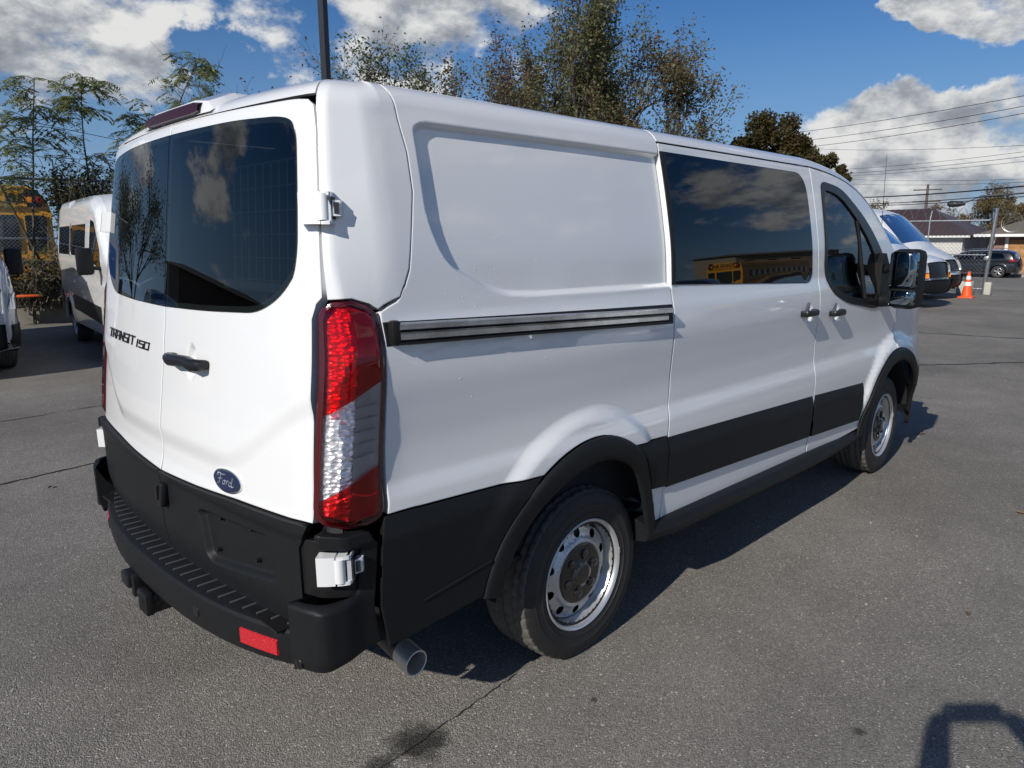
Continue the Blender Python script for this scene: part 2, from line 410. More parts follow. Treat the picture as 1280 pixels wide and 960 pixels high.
YS = [(.35, 1.016), (.50, 1.024), (.60, 1.029), (.82, 1.036), (.90, 1.030), (.97, 1.013), (1.05, 1.010), (1.15, 1.016), (1.26, 1.024),
      (1.36, 1.018), (1.44, 1.001), (1.50, .997), (1.60, .990), (1.75, .967), (2.0, .915), (2.06, .899), (2.12, .88)]
RECESS = rounded([(.520, 1.975), (.520, 1.71), (.575, 1.575), (.78, 1.474), (.93, 1.462), (2.2, 1.452), (2.2, 1.995), (.56, 1.995)],
                 [.03, .16, .10, .16, .08, 0, 0, .05], 6)
ARC = [(0, .430), (25, .445), (45, .492), (60, .545), (72, .568), (90, .585), (180, .585)]
def flare(x, z, cx, r0, r1, amp, rear=False):
    d = np.hypot(x - cx, z - WZ)
    if rear: d = d*.585/smooth_tab(np.degrees(np.arctan2(z - WZ, x - cx)), ARC)
    return amp * (1 - sstep(r0, r1, d)) * (sstep(.62, .88, z) if rear else sstep(.44, .66, z))
def side_y(x, z, sculpt=True):
    x, z = np.broadcast_arrays(np.asarray(x, float), np.asarray(z, float))
    y = smooth_tab(z, YS)
    y = y - .020 * (1 - sstep(.2, 1.5, x)) * sstep(.2, 1.5, 3 - x)
    y = y - .16 * np.clip((x - 4.75) / .8, 0, 2)**2.2 - .015 * sstep(3.4, 4.6, x) * sstep(1.2, 1.5, z)
    if sculpt:
        y = y - .022 * (1 - sstep(-.021, .0, poly_sdf(x, z, RECESS))) * (np.asarray(x) < 1.7625)
        y = y + flare(x, z, 1.235, .630, .700, .022, True) + flare(x, z, FX, .60, .685, .028)
        # diagonal swage that runs down to the front wheel arch
    return y

def body(s, v, inset=0., sculpt=True):
    """point on the right half of the van skin.  s: 0 rear centre, 1 door edge, 2 corner, 3 side start, then metres along x"""
    s = np.asarray(s, float); v = np.asarray(v, float); s, v = np.broadcast_arrays(s, v)
    s = s.astype(float); v = v.astype(float)
    def evalp(s):
        def core(z, d):
            xc = smooth_tab(z, XC) + d; b = smooth_tab(z, BOW)
            yd = smooth_tab(z, YD) - d; xd = xc + b
            ye = smooth_tab(z, YE) - d; xe = xd + smooth_tab(z, EDX)
            xg = .37 + np.minimum(d, .05)
            return xc, b, yd, xd, ye, xe, xg
        x_for_roof = .37 + np.clip(s - 3, 0, None)
        z0 = roof_z(x_for_roof) - RR
        th = np.clip((v - z0) / RR, 0, 1.5707963)
        z = np.where(th > 0, z0 + RR * np.sin(th), v)
        d = RR * (1 - np.cos(th)) + inset
        zz = np.minimum(v, 2.1)
        xc, b, yd, xd, ye, xe, xg = core(zz, d)
        yg = side_y(.37, zz, sculpt) - d
        # rear
        t = np.clip(s, 0, 1); X = xc + b * t * t; Y = yd * t
        t = np.clip(s - 1, 0, 1); X = np.where(s > 1, xd + (xe - xd) * t, X); Y = np.where(s > 1, yd + (ye - yd) * t, Y)
        t = np.clip(s - 2, 0, 1); X = np.where(s > 2, xe + (xg - xe) * t, X); Y = np.where(s > 2, ye + (yg - ye) * t, Y)
        xs = np.maximum(.37 + (s - 3), xg)
        X = np.where(s > 3, xs, X); Y = np.where(s > 3, side_y(.37 + (s - 3), np.where(th > 0, np.minimum(z0 + (v - z0) * .4, v), zz), sculpt) - d, Y)
        return np.stack([X, -Y, z], -1)
    P = evalp(s)
    for k, a, b in ((1, .12, .35), (2, .16, .09), (3, .22, .05)):
        lo, hi = k - a, k + b
        m = (s > lo) & (s < hi)
        if m.any():
            t = np.where(m, (s - lo) / (hi - lo), 0)[..., None]
            A = evalp(np.full_like(s, lo)); B = evalp(np.full_like(s, k)); Cc = evalp(np.full_like(s, hi))
            t2 = (s - lo) / (hi - lo)
            # control parameter so that the corner is the bezier handle
            Q = (1-t)**2 * A + 2*t*(1-t) * B + t*t * Cc
            P = np.where(m[..., None], Q, P)
    return P
def arc_pt(deg, k=1.):
    r = float(smooth_tab(deg, ARC))*k; return (AX(1.235 + r*cos(radians(deg))), .345 + r*sin(radians(deg)))
def S_of_x(x): return 3 + np.asarray(x, float) - .37
# ---------------------------------------------------------------- materials shared by the vehicles
PAINT = mat('white_car_paint', (.79, .80, .80), .30, coat=1.0, noise=(1.7, .06, (.68, .67, .64)), coat_rough=.02)
PAINT_REAR = PAINT
TRIM = mat('black_moulded_plastic', (.010, .011, .0125), .52, spec=.22, noise=(30, .25, (.018, .018, .019)), bump=(900, .12, .001))
TRIM2 = mat('satin_black_plastic', (.012, .012, .013), .34, spec=.35)
SEAL = mat('rubber_seal', (.006, .006, .007), .6)
UNDER = mat('dark_underbody', (.008, .008, .009), .9)
ALU = mat('brushed_aluminium_rail', (.68, .69, .70), .24, 1.0, noise=(14, .6, (.30, .30, .29)))
GLASS_D = glass_mat('privacy_glass', (.055, .065, .06))
GLASS_R = glass_mat('rear_privacy_glass', (.10, .115, .115))
GLASS_L = glass_mat('clear_tinted_glass', (.50, .60, .56))
MIRROR = mat('mirror_glass', (.30, .34, .36), .02, 1.0)
CHROME = mat('chrome', (.8, .8, .8), .08, 1.0)
STEEL = mat('silver_wheel_paint', (.62, .63, .64), .34, .65, coat=.6, noise=(12, .25, (.45, .45, .44)))
RUBBER = mat('tyre_rubber', (.017, .017, .018), .62, noise=(16, .35, (.035, .033, .03)), bump=(160, .12, .001))
TREAD = mat('dusty_tyre_tread', (.085, .080, .070), .95, noise=(40, .6, (.15, .14, .12)))
CABIN = mat('dark_cabin_fabric', (.02, .021, .023), .8)
CABIN_L = mat('pale_cabin_lining', (.22, .23, .22), .8)

def a2s(a):
    a = np.asarray(a, float)
    return np.where(a < .93, a/.93, np.where(a < 1.04, 1 + (a-.93)/.11, np.where(a < 1.17, 2 + (a-1.04)/.13, 3 + a-1.17)))
def AX(x): return 1.17 + x - .37
def skin(off=0., sculpt=True): return lambda a, v: body(np.abs(a2s(np.abs(a))), v, -off, sculpt)
def rear_skin(off=0., dimple=True):
    base = skin(off)
    def f(a, v):
        P = base(a, v); y = np.abs(P[..., 1])
        zc = .985 + .24*sstep(.45, .97, y)
        d = .013*sstep(-.02, .055, zc - v)*sstep(.82, .90, v) - .010*sstep(.10, .0, np.abs(v-1.405))*(y < 5)*.0
        hd = np.hypot((a-.235)/.040, (v-1.258)/.062)
        if dimple: d = d + .019*(1 - sstep(.55, 1.0, hd))
        P = P.copy(); P[..., 0] += d
        return P
    return f
def side_skin(off=0.):
    base = skin(off)
    def f(a, v):
        P = base(a, v); x = P[..., 0]; d = 0
        for hx, hz in ((3.085, 1.252), (3.455, 1.228)):
            d = d + .018*(1 - sstep(.5, 1.0, np.hypot((x-hx)/.055, (v-hz)/.062)))
        P = P.copy(); P[..., 1] += d
        return P
    return f
SK = skin()

def clad(zt, drop=.014, h=.060):
    base = skin(0)
    def f(a, v):
        P = base(a, v).copy(); k = np.clip((v - (zt(a) - h))/h, 0, 1); P[..., 1] -= .015 - drop*k
        return P
    return f
def ring_wheel(t):
    """tyre and rim as parts of the thing t's wheel"""
    pass

def tyre_mesh(R=.348, W=.118, rim=.212, n=216):
    ys = [-.098, -.085, -.072, -.069, -.055, -.040, -.037, -.020, -.006, -.003, .003, .006, .020, .037, .040, .055, .069, .072, .085, .098]
    side = [(.106, R-.010), (.113, R-.024), (.117, R-.045), (.1185, R-.052), (.1185, R-.056), (.1200, R-.058), (.1200, R-.062), (.1188, R-.064), (.119, R-.078), (.1175, R-.092), (.1195, R-.094), (.1195, R-.098), (.1165, R-.100), (.115, R-.112), (.108, rim+.014), (.100, rim+.004), (.098, rim-.012)]
    prof = [(-h, r) for h, r in side[::-1]] + [(y, R - .004*(abs(y)/.098)**3) for y in ys] + side
    vs = []; fs = []; k = len(prof); mi = []
    for i in range(n):
        th = 2*pi*i/n
        for j, (h, r) in enumerate(prof):
            rr = r
            if abs(h) <= .099:
                gr = abs(abs(h)-.0705) < .003 or abs(abs(h)-.0385) < .003 or abs(h) < .004
                if gr: rr -= .010
                elif abs(h) > .072 and (i + (2 if h > 0 else 0)) % 5 < 1: rr -= .006
                elif .04 < abs(h) < .07 and (i + 3) % 5 < 1: rr -= .008
                elif abs(h) < .037 and i % 5 == 1: rr -= .006
            elif abs(h) < .1145 and r > R-.03 and (i + (2 if h > 0 else 0)) % 5 < 1: rr -= .0045
            vs.append((cos(th)*rr, h, sin(th)*rr))
    for i in range(n):
        for j in range(k-1):
            fs.append((i*k+j, i*k+j+1, ((i+1) % n)*k+j+1, ((i+1) % n)*k+j)); mi.append(1 if abs(prof[j][0]) < .112 and prof[j][1] > R-.03 else 0)
    me = bpy.data.meshes.new('tyre'); me.from_pydata(vs, [], fs); me.polygons.foreach_set('use_smooth', [True]*len(fs))
    me.polygons.foreach_set('material_index', mi)
    me.materials.append(RUBBER); me.materials.append(TREAD)
    bm = bmesh.new(); bm.from_mesh(me); bmesh.ops.recalc_face_normals(bm, faces=bm.faces[:]); bm.to_mesh(me); bm.free()
    me.set_sharp_from_angle(angle=radians(35)); return me

def steel_wheel(parent, x, y, out, turn=0., tyre=None, rimset=None):
    """wheel standing at (x, y); out = -1 for the right side"""
    w = bpy.data.objects.new('wheel', None); COL.objects.link(w); w.parent = parent; w.location = (x, y, WZ+.003); w.rotation_euler = (0, 0, turn + (0 if out < 0 else pi))
    if tyre is None:
        tyre = tyre_mesh()
        m = MB()   # barrel and lip, outer side is -y
        m.revolve([(-.100, .213), (-.108, .226), (-.114, .2275), (-.117, .224), (-.115, .219), (-.104, .212), (-.085, .207), (-.060, .199), (-.040, .192), (.02, .185), (.09, .205)], (0, 0, 0), n=72)
        lip = m.build('rim', STEEL, w)
        def dish(a, b):
            r = np.hypot(a, b)
            h = smooth_tab(r, [(.112, -.084), (.124, -.090), (.134, -.0905), (.139, -.087), (.147, -.076), (.172, -.068), (.184, -.064), (.195, -.056)])
            return np.stack([a, h, b], -1)
        holes = [circle(.165*cos(q), .165*sin(q), .0185, 16) for q in [pi/10 + 2*pi*i/10 for i in range(10)]]
        disc = patch('wheel_disc', circle(0, 0, .1935, 72), lambda a, b: dish(a, b), .009, STEEL, w, holes + [circle(0, 0, .112, 48)], flange=-.01, bevel=.0015)
        m = MB(); m.revolve([(-.050, .19), (-.03, .19), (-.02, .05), (-.02, 0)], (0, 0, 0), n=40); back = m.build('brake_drum', UNDER, w)
        m = MB()
        m.revolve([(-.070, .131), (-.086, .128), (-.093, .121), (-.095, .112), (-.093, .07), (-.098, .05), (-.108, .042), (-.110, .036), (-.112, .030), (-.112, 0)], (0, 0, 0), n=48)
        for i in range(6):
            q = 2*pi*i/6 + .3
            m.revolve([(-.088, .020), (-.101, .017), (-.105, .010), (-.106, 0)], (.082*cos(q), 0, .082*sin(q)), n=14)
            m.box((.055*cos(q), -.099, .055*sin(q)), (.030, .010, .012), ry=-q, bev=.002)
        cap = m.build('hub_cap', mat('gloss_black_cap', (.012, .012, .013), .16, coat=.5, noise=(60, .4, (.035, .034, .033))), w)
        m = MB(); m.box((.2225*cos(.15), -.117, .2225*sin(.15)), (.010, .006, .030), ry=-.15, bev=.002); wt = m.build('balance_weight', mat('lead_weight', (.45, .45, .46), .5, .5), w)
        ty = link('tyre', tyre, None, w)
        return (tyre, [lip, disc, back, cap, wt])
    link('tyre', tyre, None, w)
    for o in rimset: c = o.copy(); COL.objects.link(c); c.parent = w
    return None

def stroke_text(name, rows, m, parent, place, thick, depth):
    """rows: list of polylines in letter space; place(u, v, d) -> point"""
    mb = MB()
    for pl in rows:
        for (a, b), (c, d) in zip(pl[:-1], pl[1:]):
            L = math.hypot(c-a, d-b); tx, ty = (c-a)/L, (d-b)/L; nx, ny = -ty*thick/2, tx*thick/2
            a0, b0, c0, d0 = a-tx*thick/2, b-ty*thick/2, c+tx*thick/2, d+ty*thick/2
            q = [(a0+nx, b0+ny), (c0+nx, d0+ny), (c0-nx, d0-ny), (a0-nx, b0-ny)]
            mb.add([place(u, v, 0) for u, v in q] + [place(u, v, depth) for u, v in q], [(0, 1, 2, 3), (7, 6, 5, 4), (0, 4, 5, 1), (1, 5, 6, 2), (2, 6, 7, 3), (3, 7, 4, 0)])
    return mb.build(name, m, parent)

def build_van():
    van = empty('cargo_van', (0, 0, 0), 0, 'large white low-roof van in the foreground seen from its rear right corner', 'van')
    V0 = lambda x: float(roof_z(x)) - .055
    top_side = lambda xs, g=.0: [(AX(x), V0(x)-g) for x in xs]
    # ---- corner pillars
    pill = [(.972, 1.494), (.970, 1.60), (.968, 1.757), (.974, 1.95), (.968, 2.03), (.967, 2.147), (1.0, 2.147), (1.10, 2.147), (1.258, 2.147), (1.262, 2.09), (1.268, 2.045), (1.272, 1.989), (1.286, 1.9), (1.285, 1.787), (1.257, 1.651), (1.241, 1.57), (1.222, 1.528), (1.160, 1.484), (1.134, 1.462), (1.112, 1.479), (1.066, 1.496), (.985, 1.494)]
    q_out = [(1.139, 1.452), (1.166, 1.478), (1.227, 1.522), (1.246, 1.566), (1.262, 1.651), (1.290, 1.787), (1.291, 1.9), (1.277, 1.989), (1.273, 2.045), (1.267, 2.09), (1.263, 2.147),
             (AX(1.757), 2.147), (AX(1.757), 1.0), (AX(1.735), .90), (AX(1.722), .836)]
    q_out += [arc_pt(t) for t in np.linspace(65, 120.5, 14)]
    q_out += [(AX(.91), .851), (1.13, .873), (1.134, .90), (1.135, 1.2)]
    def fineq(X, Y):
        return (np.abs(poly_sdf(X-.80, Y, RECESS) + .01) < .020) | ((np.abs(np.hypot(X-.80-1.235, Y-WZ)*.585/smooth_tab(np.degrees(np.arctan2(Y-WZ, X-.80-1.235)), ARC) - .665) < .045) & (Y > .8))
    for mir in (False, True):
        patch('corner_panel', pill, SK, .018, PAINT, van, mirror=mir, flange=.03)
        patch('quarter_panel', q_out, SK, .024, PAINT, van, mirror=mir, flange=.03, fine=fineq, fine_step=.0055)
        # lower pieces
        sp = [arc_pt(t) for t in (36, 28, 20, 14)]
        patch('sill_panel', [(AX(1.715), .612), (AX(1.700), .455)] + sp[::-1], SK, .02, PAINT, van, mirror=mir)
        cl = [arc_pt(t) for t in np.linspace(37, 64, 7)]
        patch('cladding', [(AX(1.716), .832), (AX(1.716), .616)] + cl, clad(lambda a: .834 + 0*a), .02, TRIM, van, mirror=mir)
        cr_ = [(AX(1.235 + .585*cos(t)), .345 + .585*sin(t)) for t in np.linspace(radians(120.8), radians(166), 12)]
        patch('cladding', cr_ + [(1.118, .462), (1.100, .60), (1.108, .80), (1.120, .868), (AX(.905), .846)], clad(lambda a: .870 - .022*(a-1.12)/.585), .02, TRIM, van, mirror=mir)
        m = MB()
        pts = [SK(np.array([a]), np.array([z]))[0]*np.array([1, 1 if not mir else -1, 1]) for a, z in [(1.22 + .28*t, .565 + .040*t) for t in np.linspace(0, 1, 9)]]
        m.tube([Vector(q)+Vector((0, -.015 if not mir else .015, 0)) for q in pts], .0045, 6); m.build('cladding_rib', TRIM, van)
        # arch trims
        def arch(cx, tab, r0, t0, t1, off):
            base = skin(0)
            th = np.linspace(t0, t1, 38)
            rr = lambda t: smooth_tab(np.degrees(t), tab)
            o = [(AX(cx + float(rr(t))*cos(t)), .345 + float(rr(t))*sin(t)) for t in th] + [(AX(cx + r0*float(rr(t))*cos(t)), .345 + r0*float(rr(t))*sin(t)) for t in th[::-1]]
            def f(a, v):
                P = base(a, v).copy(); q = np.arctan2(v-.345, a-.8-cx); d = np.hypot(a-.8-cx, v-.345)/rr(np.clip(q, 0, pi))
                u = np.clip((d-r0)/(1-r0), 0, 1); P[..., 1] -= off*np.sqrt(np.clip(1-(2*u-1)**4, .02, 1)) + .004
                return P
            patch('wheel_arch_trim', o, f, .016, TRIM, van, mirror=mir, flange=.045, bevel=.002)
        arch(1.235, [(d_, r_-.002) for d_, r_ in ARC], .84, radians(12), radians(167), .020)
        arch(4.53, [(0, .570), (180, .570)], .845, radians(4), radians(176), .016)
        # sliding door / second left panel
        xs = [1.765, 2.2, 2.7, 3.1, 3.218]
        dout = top_side(xs, .008) + [(AX(3.218), 1.0), (AX(3.205), .80), (AX(3.190), .60), (AX(3.180), .432), (AX(2.4), .447), (AX(1.708), .456), (AX(1.730), .84), (AX(1.765), 1.02)]
        win = rounded([(1.785, 1.995), (3.12, 1.985), (3.125, 1.43), (1.785, 1.480)], [.01, .10, .07, .01], 6)
        win = [(AX(x), z) for x, z in win]
        def finef(X, Y):
            h = np.hypot((X-AX(3.085))/.08, (Y-1.25)/.09) < 1
            return h | (np.hypot((X-AX(3.455))/.08, (Y-1.228)/.09) < 1)
        dr = patch('sliding_door' if not mir else 'side_panel', dout, side_skin(0), .028, PAINT, van, [win], mirror=mir, flange=.035, fine=finef, fine_step=.010)
        wo = rounded([(1.768, 2.005), (3.135, 1.998), (3.140, 1.415), (1.768, 1.466)], [.012, .12, .085, .012], 7)
        g = patch('side_window', [(AX(x), z) for x, z in wo], skin(.004), .05, GLASS_D, dr, mirror=mir, flange=.004)
        patch('glass_edge', [(AX(1.7655), 2.004), (AX(1.800), 2.004), (AX(1.792), 1.466), (AX(1.7655), 1.466)], skin(.0055), .03, SEAL, dr, mirror=mir, flange=.006)
        # dark band over the doors
        patch('cladding', [(AX(1.728), .829), (AX(3.186), .781), (AX(3.176), .545), (AX(1.715), .610)], clad(lambda a: .829 - .033*(a-AX(1.728))), .03, TRIM, dr, mirror=mir, flange=.012)
        # front door
        A = [(3.225, V0(3.225)-.008)] + [(x, V0(x)-.008) for x in (3.45, 3.6, 3.75, 3.9, 4.05, 4.2, 4.35, 4.45, 4.52)] + [(4.535, 1.26), (4.53, 1.10), (4.50, .93)]
        fa = [(4.53 + .57*cos(t), .345 + .57*sin(t)) for t in np.linspace(radians(95), radians(163), 10)]
        fd = A + fa + [(3.98, .440), (3.6, .428), (3.195, .432), (3.205, .60), (3.212, .80), (3.225, 1.0)]
        wf = rounded([(3.355, 1.945), (3.60, 1.915), (3.95, 1.73), (4.20, 1.50), (4.215, 1.31), (4.06, 1.245), (3.62, 1.30), (3.40, 1.375), (3.325, 1.47)], [.07, .12, .25, .04, .03, .06, .15, .1, .1], 6)
        fdoor = patch('front_door', [(AX(x), z) for x, z in fd], side_skin(0), .028, PAINT, van, [[(AX(x), z) for x, z in wf]], mirror=mir, flange=.035, fine=finef, fine_step=.010)
        wfo = rounded([(3.328, 1.972), (3.62, 1.945), (4.00, 1.76), (4.30, 1.515), (4.42, 1.30), (4.30, 1.235), (4.06, 1.212), (3.60, 1.278), (3.385, 1.352), (3.300, 1.46)], [.07, .12, .25, .04, .03, .06, .06, .15, .1, .1], 6)
        wfi = rounded([(3.352, 1.925), (3.58, 1.898), (3.90, 1.72), (4.13, 1.52), (4.16, 1.34), (4.05, 1.262), (3.62, 1.315), (3.405, 1.388), (3.340, 1.478)], [.07, .12, .25, .04, .03, .06, .15, .1, .1], 6)
        patch('window_frame', [(AX(x), z) for x, z in wfo], skin(.006), .02, TRIM2, fdoor, [[(AX(x), z) for x, z in wfi]], mirror=mir, flange=.03)
        patch('door_window', [(AX(x), z) for x, z in wfi], skin(-.004), .05, GLASS_L, fdoor, mirror=mir, flange=0)
        m = MB(); sg = -1 if not mir else 1
        P0 = SK(np.array([AX(3.83)]), np.array([1.76]))[0]; P1 = SK(np.array([AX(3.90)]), np.array([1.29]))[0]
        m.tube([Vector((P0[0], P0[1]*(-sg) if mir else P0[1], P0[2])), Vector((P1[0], P1[1]*(-sg) if mir else P1[1], P1[2]))], .011, 6); m.build('quarter_light_bar', SEAL, fdoor)
        patch('cladding', [(AX(3.218), .779), (AX(3.96), .748), (AX(3.955), .60), (AX(3.935), .505), (AX(3.205), .541)], clad(lambda a: .829 - .033*(a-AX(1.728))), .03, TRIM, fdoor, mirror=mir, flange=.012)
        # front wing
        fe = [(4.527, V0(4.527)-.008), (4.7, V0(4.7)), (4.82, V0(4.82)), (5.0, V0(5.0)), (5.2, V0(5.2)), (5.38, V0(5.38)), (5.48, .95), (5.50, .72)]
        fe += [(4.53 + .57*cos(t), .345 + .57*sin(t)) for t in np.linspace(radians(42), radians(93), 10)] + [(4.508, .93), (4.538, 1.10), (4.543, 1.26)]
        patch('front_wing', [(AX(x), z) for x, z in fe], SK, .03, PAINT, van, mirror=mir, flange=.03)
        fb = [(4.53 + .57*cos(t), .345 + .57*sin(t)) for t in np.linspace(radians(41), radians(3), 10)]
        patch('bumper_side', [(AX(x), z) for x, z in [(5.50, .715)] + fb + [(5.12, .26), (5.46, .26)]], skin(.008), .03, TRIM, van, mirror=mir, flange=.03)
        # rocker step under the doors
        m = MB(); ys = -1.045
        prof = [(ys+.10, .330), (ys-.010, .352), (ys-.028, .385), (ys-.012, .425), (ys+.04, .440), (ys+.10, .44)]
        rows = []; X = np.linspace(1.60, 3.98, 14); n = len(prof)
        for x in X:
            k = .045*(1 - (x-1.5)/2.4)
            for (y, z) in prof: rows.append((x, (y + .05*sstep(3.2, 4.2, x) + .03*(1-sstep(1.6, 1.72, x)))*(1 if not mir else -1), z + k*.9))
        m.add(rows, [(i*n+j, (i+1)*n+j, (i+1)*n+j+1, i*n+j+1) for i in range(len(X)-1) for j in range(n-1)], True)
        m.add(rows[:n], [list(range(n))]); m.add(rows[-n:], [list(range(n))[::-1]])
        m.build('sill_step', TRIM, van)
        # recessed door handles
        for hx, hz, par in ((3.055, 1.258, dr), (3.435, 1.232, fdoor)):
            if mir and par is dr: continue
            y = -float(side_y(hx, hz)) - .028
            m = MB(); s_ = 1 if not mir else -1
            m.box((hx, y*s_, hz), (.155, .026, .034), bev=.009); m.box((hx-.062, (y+.014)*s_, hz), (.030, .035, .030), bev=.006); m.box((hx+.070, (y+.014)*s_, hz), (.030, .035, .036), bev=.006)
            h = m.build('door_handle', TRIM2, par)
    # ---- sliding rail (right side only)
    path = [(x, 1.391 - .031*(x-.39)/1.34) for x in np.linspace(.40, 1.745, 20)]
    # at the back the rail starts on the corner
    ch = [(1.141, 1.425), (AX(.8), 1.412), (AX(1.752), 1.388), (AX(1.752), 1.308), (AX(.8), 1.343), (1.141, 1.357)]
    patch('rail_channel', ch, skin(.0015), .02, SEAL, van, flange=.004)
    def rail(zo, h, d0, d1, x1, name, m_):
        m = MB(); vs = []; nx = 26; X = np.linspace(.365, x1, nx)
        for x in X:
            zc = 1.398 - .046*(x-.37)/1.37 + zo
            y = -float(body(S_of_x(x), zc)[1]*-1)
            for (dd, dz) in ((d0, -h/2), (d1*.75, -h/2), (d1, -h*.3), (d1, h*.3), (d1*.75, h/2), (d0, h/2)): vs.append((x, y-dd, zc+dz))
        fs = [(i*6+j, (i+1)*6+j, (i+1)*6+(j+1) % 6, i*6+(j+1) % 6) for i in range(nx-1) for j in range(6)]
        m.add(vs, fs, False); m.add(vs[:6], [list(range(6))]); m.add(vs[-6:], [list(range(6))[::-1]])
        return m.build(name, m_, van)
    rail(.0125, .022, .0, .030, 1.715, 'sliding_rail', ALU)
    rail(-.016, .026, .0, .020, 1.69, 'sliding_rail', ALU)
    rail(-.034, .007, .0, .026, 1.70, 'rail_lip', TRIM2)
    m = MB(); m.box((.362, -1.004, 1.394), (.03, .03, .072), bev=.008); m.build('rail_end_cap', TRIM2, van)

    # ---- rear doors
    zt = lambda a: 2.045 - .010*(a/.93)**2 if a < .93 else 2.035
    out = [(.003, .842), (.003, zt(0))] + [(a, zt(a)) for a in (.2, .4, .6, .8, .88)] + [(.925, 2.035), (.946, 2.029), (.958, 2.012), (.964, 1.95), (.960, 1.757), (.956, 1.50), (.945, 1.482), (.938, 1.44), (.937, 1.2), (.944, .92), (.944, .876), (.54, .866), (.3, .853)]
    gl = [(.0025, 2.008), (.52, 2.006), (.79, 1.994), (.905, 1.962), (.890, 1.76), (.866, 1.60), (.765, 1.497), (.645, 1.443), (.342, 1.431), (.0025, 1.426)]
    gl_r = rounded(gl, [0, .1, .1, .06, .1, .08, .06, .09, .1, 0], 6)
    hole = rounded([(.018, 1.992), (.52, 1.990), (.78, 1.978), (.888, 1.945), (.873, 1.76), (.850, 1.61), (.757, 1.515), (.640, 1.461), (.342, 1.449), (.018, 1.444)], [.01, .1, .1, .06, .1, .08, .06, .09, .1, .01], 6)
    for mir in (False, True):
        fin = lambda X, Y: (np.hypot((X-.235)/.07, (Y-1.258)/.09) < 1) | (np.abs(.985 + .24*sstep(.45, .97, X) - Y) < .07)
        d = patch('rear_door', out, rear_skin(0, not mir), .022, PAINT, van, [hole], mirror=mir, flange=.035, bevel=.004, fine=fin, fine_step=.009)
        patch('rear_window', gl_r, skin(.004), .04, GLASS_R, d, mirror=mir, flange=.005, bevel=.002)
        lowp = [(.003, .838), (.3, .849), (.54, .862), (.944, .872), (.93, .80), (.930, .54), (.5, .525), (.003, .52)]
        pl = rounded([(.30, .775), (.345, .788), (.72, .800), (.755, .74), (.750, .655), (.37, .600), (.335, .62)], .02, 3)
        def flow(a, v, m_=mir):
            P = skin(.004)(a, v).copy(); sd = poly_sdf(a, v, pl)
            P[..., 0] += (.024*(1 - sstep(-.022, .0, sd)) if not m_ else 0) + .02*sstep(.64, .50, v)
            P[..., 0] -= .006*(1 - sstep(.0, .02, .84 - v))
            return P
        lo = patch('door_lower_trim', lowp, flow, .02, TRIM, d, mirror=mir, flange=.03, fine=(lambda X, Y: np.abs(poly_sdf(X, Y, pl)+.010) < .017) if not mir else None, fine_step=.005)
        if not mir:
            for a, z in ((.40, .655), (.64, .690), (.44, .775), (.62, .785)):
                P = skin(.004)(np.array([a]), np.array([z]))[0]; m = MB(); m.revolve([(.02, .007), (-.004, .007), (-.006, .004), (-.006, 0)], (P[0]+.012, P[1], P[2]), axis='x', n=10); m.build('plate_screw', TRIM2, lo)
            m = MB(); P = skin(.004)(np.array([.05]), np.array([.765]))[0]
            m.box((P[0]-.012, P[1], P[2]), (.03, .045, .085), ry=.1, bev=.008); m.box((P[0]-.028, P[1]+.008, P[2]+.01), (.012, .020, .055), bev=.003); m.build('door_latch', TRIM2, lo)
            # handle
            m = MB(); Pc = lambda a, z, o: Vector(rear_skin(o)(np.array([a]), np.array([z]))[0])
            H = [Pc(.115, 1.262, .004), Pc(.122, 1.262, .030), Pc(.16, 1.262, .040), Pc(.24, 1.262, .042), Pc(.32, 1.262, .040), Pc(.345, 1.262, .030), Pc(.352, 1.262, .004)]
            m.tube(H, [.015, .020, .021, .021, .021, .020, .015], 12); mm = m.mesh(); 
            for v in mm.vertices: v.co.z = 1.262 + (v.co.z-1.262)*1.0
            link('door_handle', mm, TRIM2, d)
        # hinges
        for hz in (1.735, .757):
            hd = 1 if not mir else -1
            off = .0 if hz > 1 else 0.
            F = lambda a, z, o: Vector(skin(o)(np.array([a]), np.array([z]))[0]*np.array([1, hd, 1]))
            hg = MB(); a0, a1, a2 = (.932, .992, 1.055) if hz > 1 else (.958, 1.006, 1.058)
            hh = .042
            def slab(a_s, z0, z1, o0, o1):
                n = len(a_s)
                vs = [F(a, z, o) for a in a_s for z in (z0, z1) for o in (o0, o1)]
                fs = []
                for i in range(n-1):
                    b = i*4; fs += [(b, b+4, b+5, b+1), (b+2, b+3, b+7, b+6), (b+1, b+5, b+7, b+3), (b, b+2, b+6, b+4)]
                fs += [(0, 1, 3, 2), (n*4-4, n*4-2, n*4-1, n*4-3)]
                hg.add(vs, fs)
            slab([a0, (a0+a1)/2, a1], hz-hh, hz+hh, .001, .030)
            P0, P1 = F(a1+.012, hz-hh*.82, .022), F(a1+.012, hz+hh*.82, .022)
            hg.tube([P0, P1], .017, 12)
            slab([a1+.006, a1+.03, a2-.012], hz+hh*.78, hz+hh*1.02, .0, .030); slab([a1+.006, a1+.03, a2-.012], hz-hh*1.02, hz-hh*.78, .0, .030)
            slab([a2-.020, a2-.008], hz-hh*1.02, hz+hh*1.02, .001, .026); slab([a2-.010, a2+.016], hz-hh*.5, hz+hh*.5, .001, .022)
            h = hg.build('door_hinge', PAINT, d if False else van)
            dk = MB(); P2 = F(a1+.036, hz, .010)
            dk.box(P2, (.030, .030, .058), rz=.6*hd); dk.box(F(a2+.006, hz, .020), (.016, .012, .030), rz=.9*hd)
            dk.build('hinge_bolt', SEAL, h)
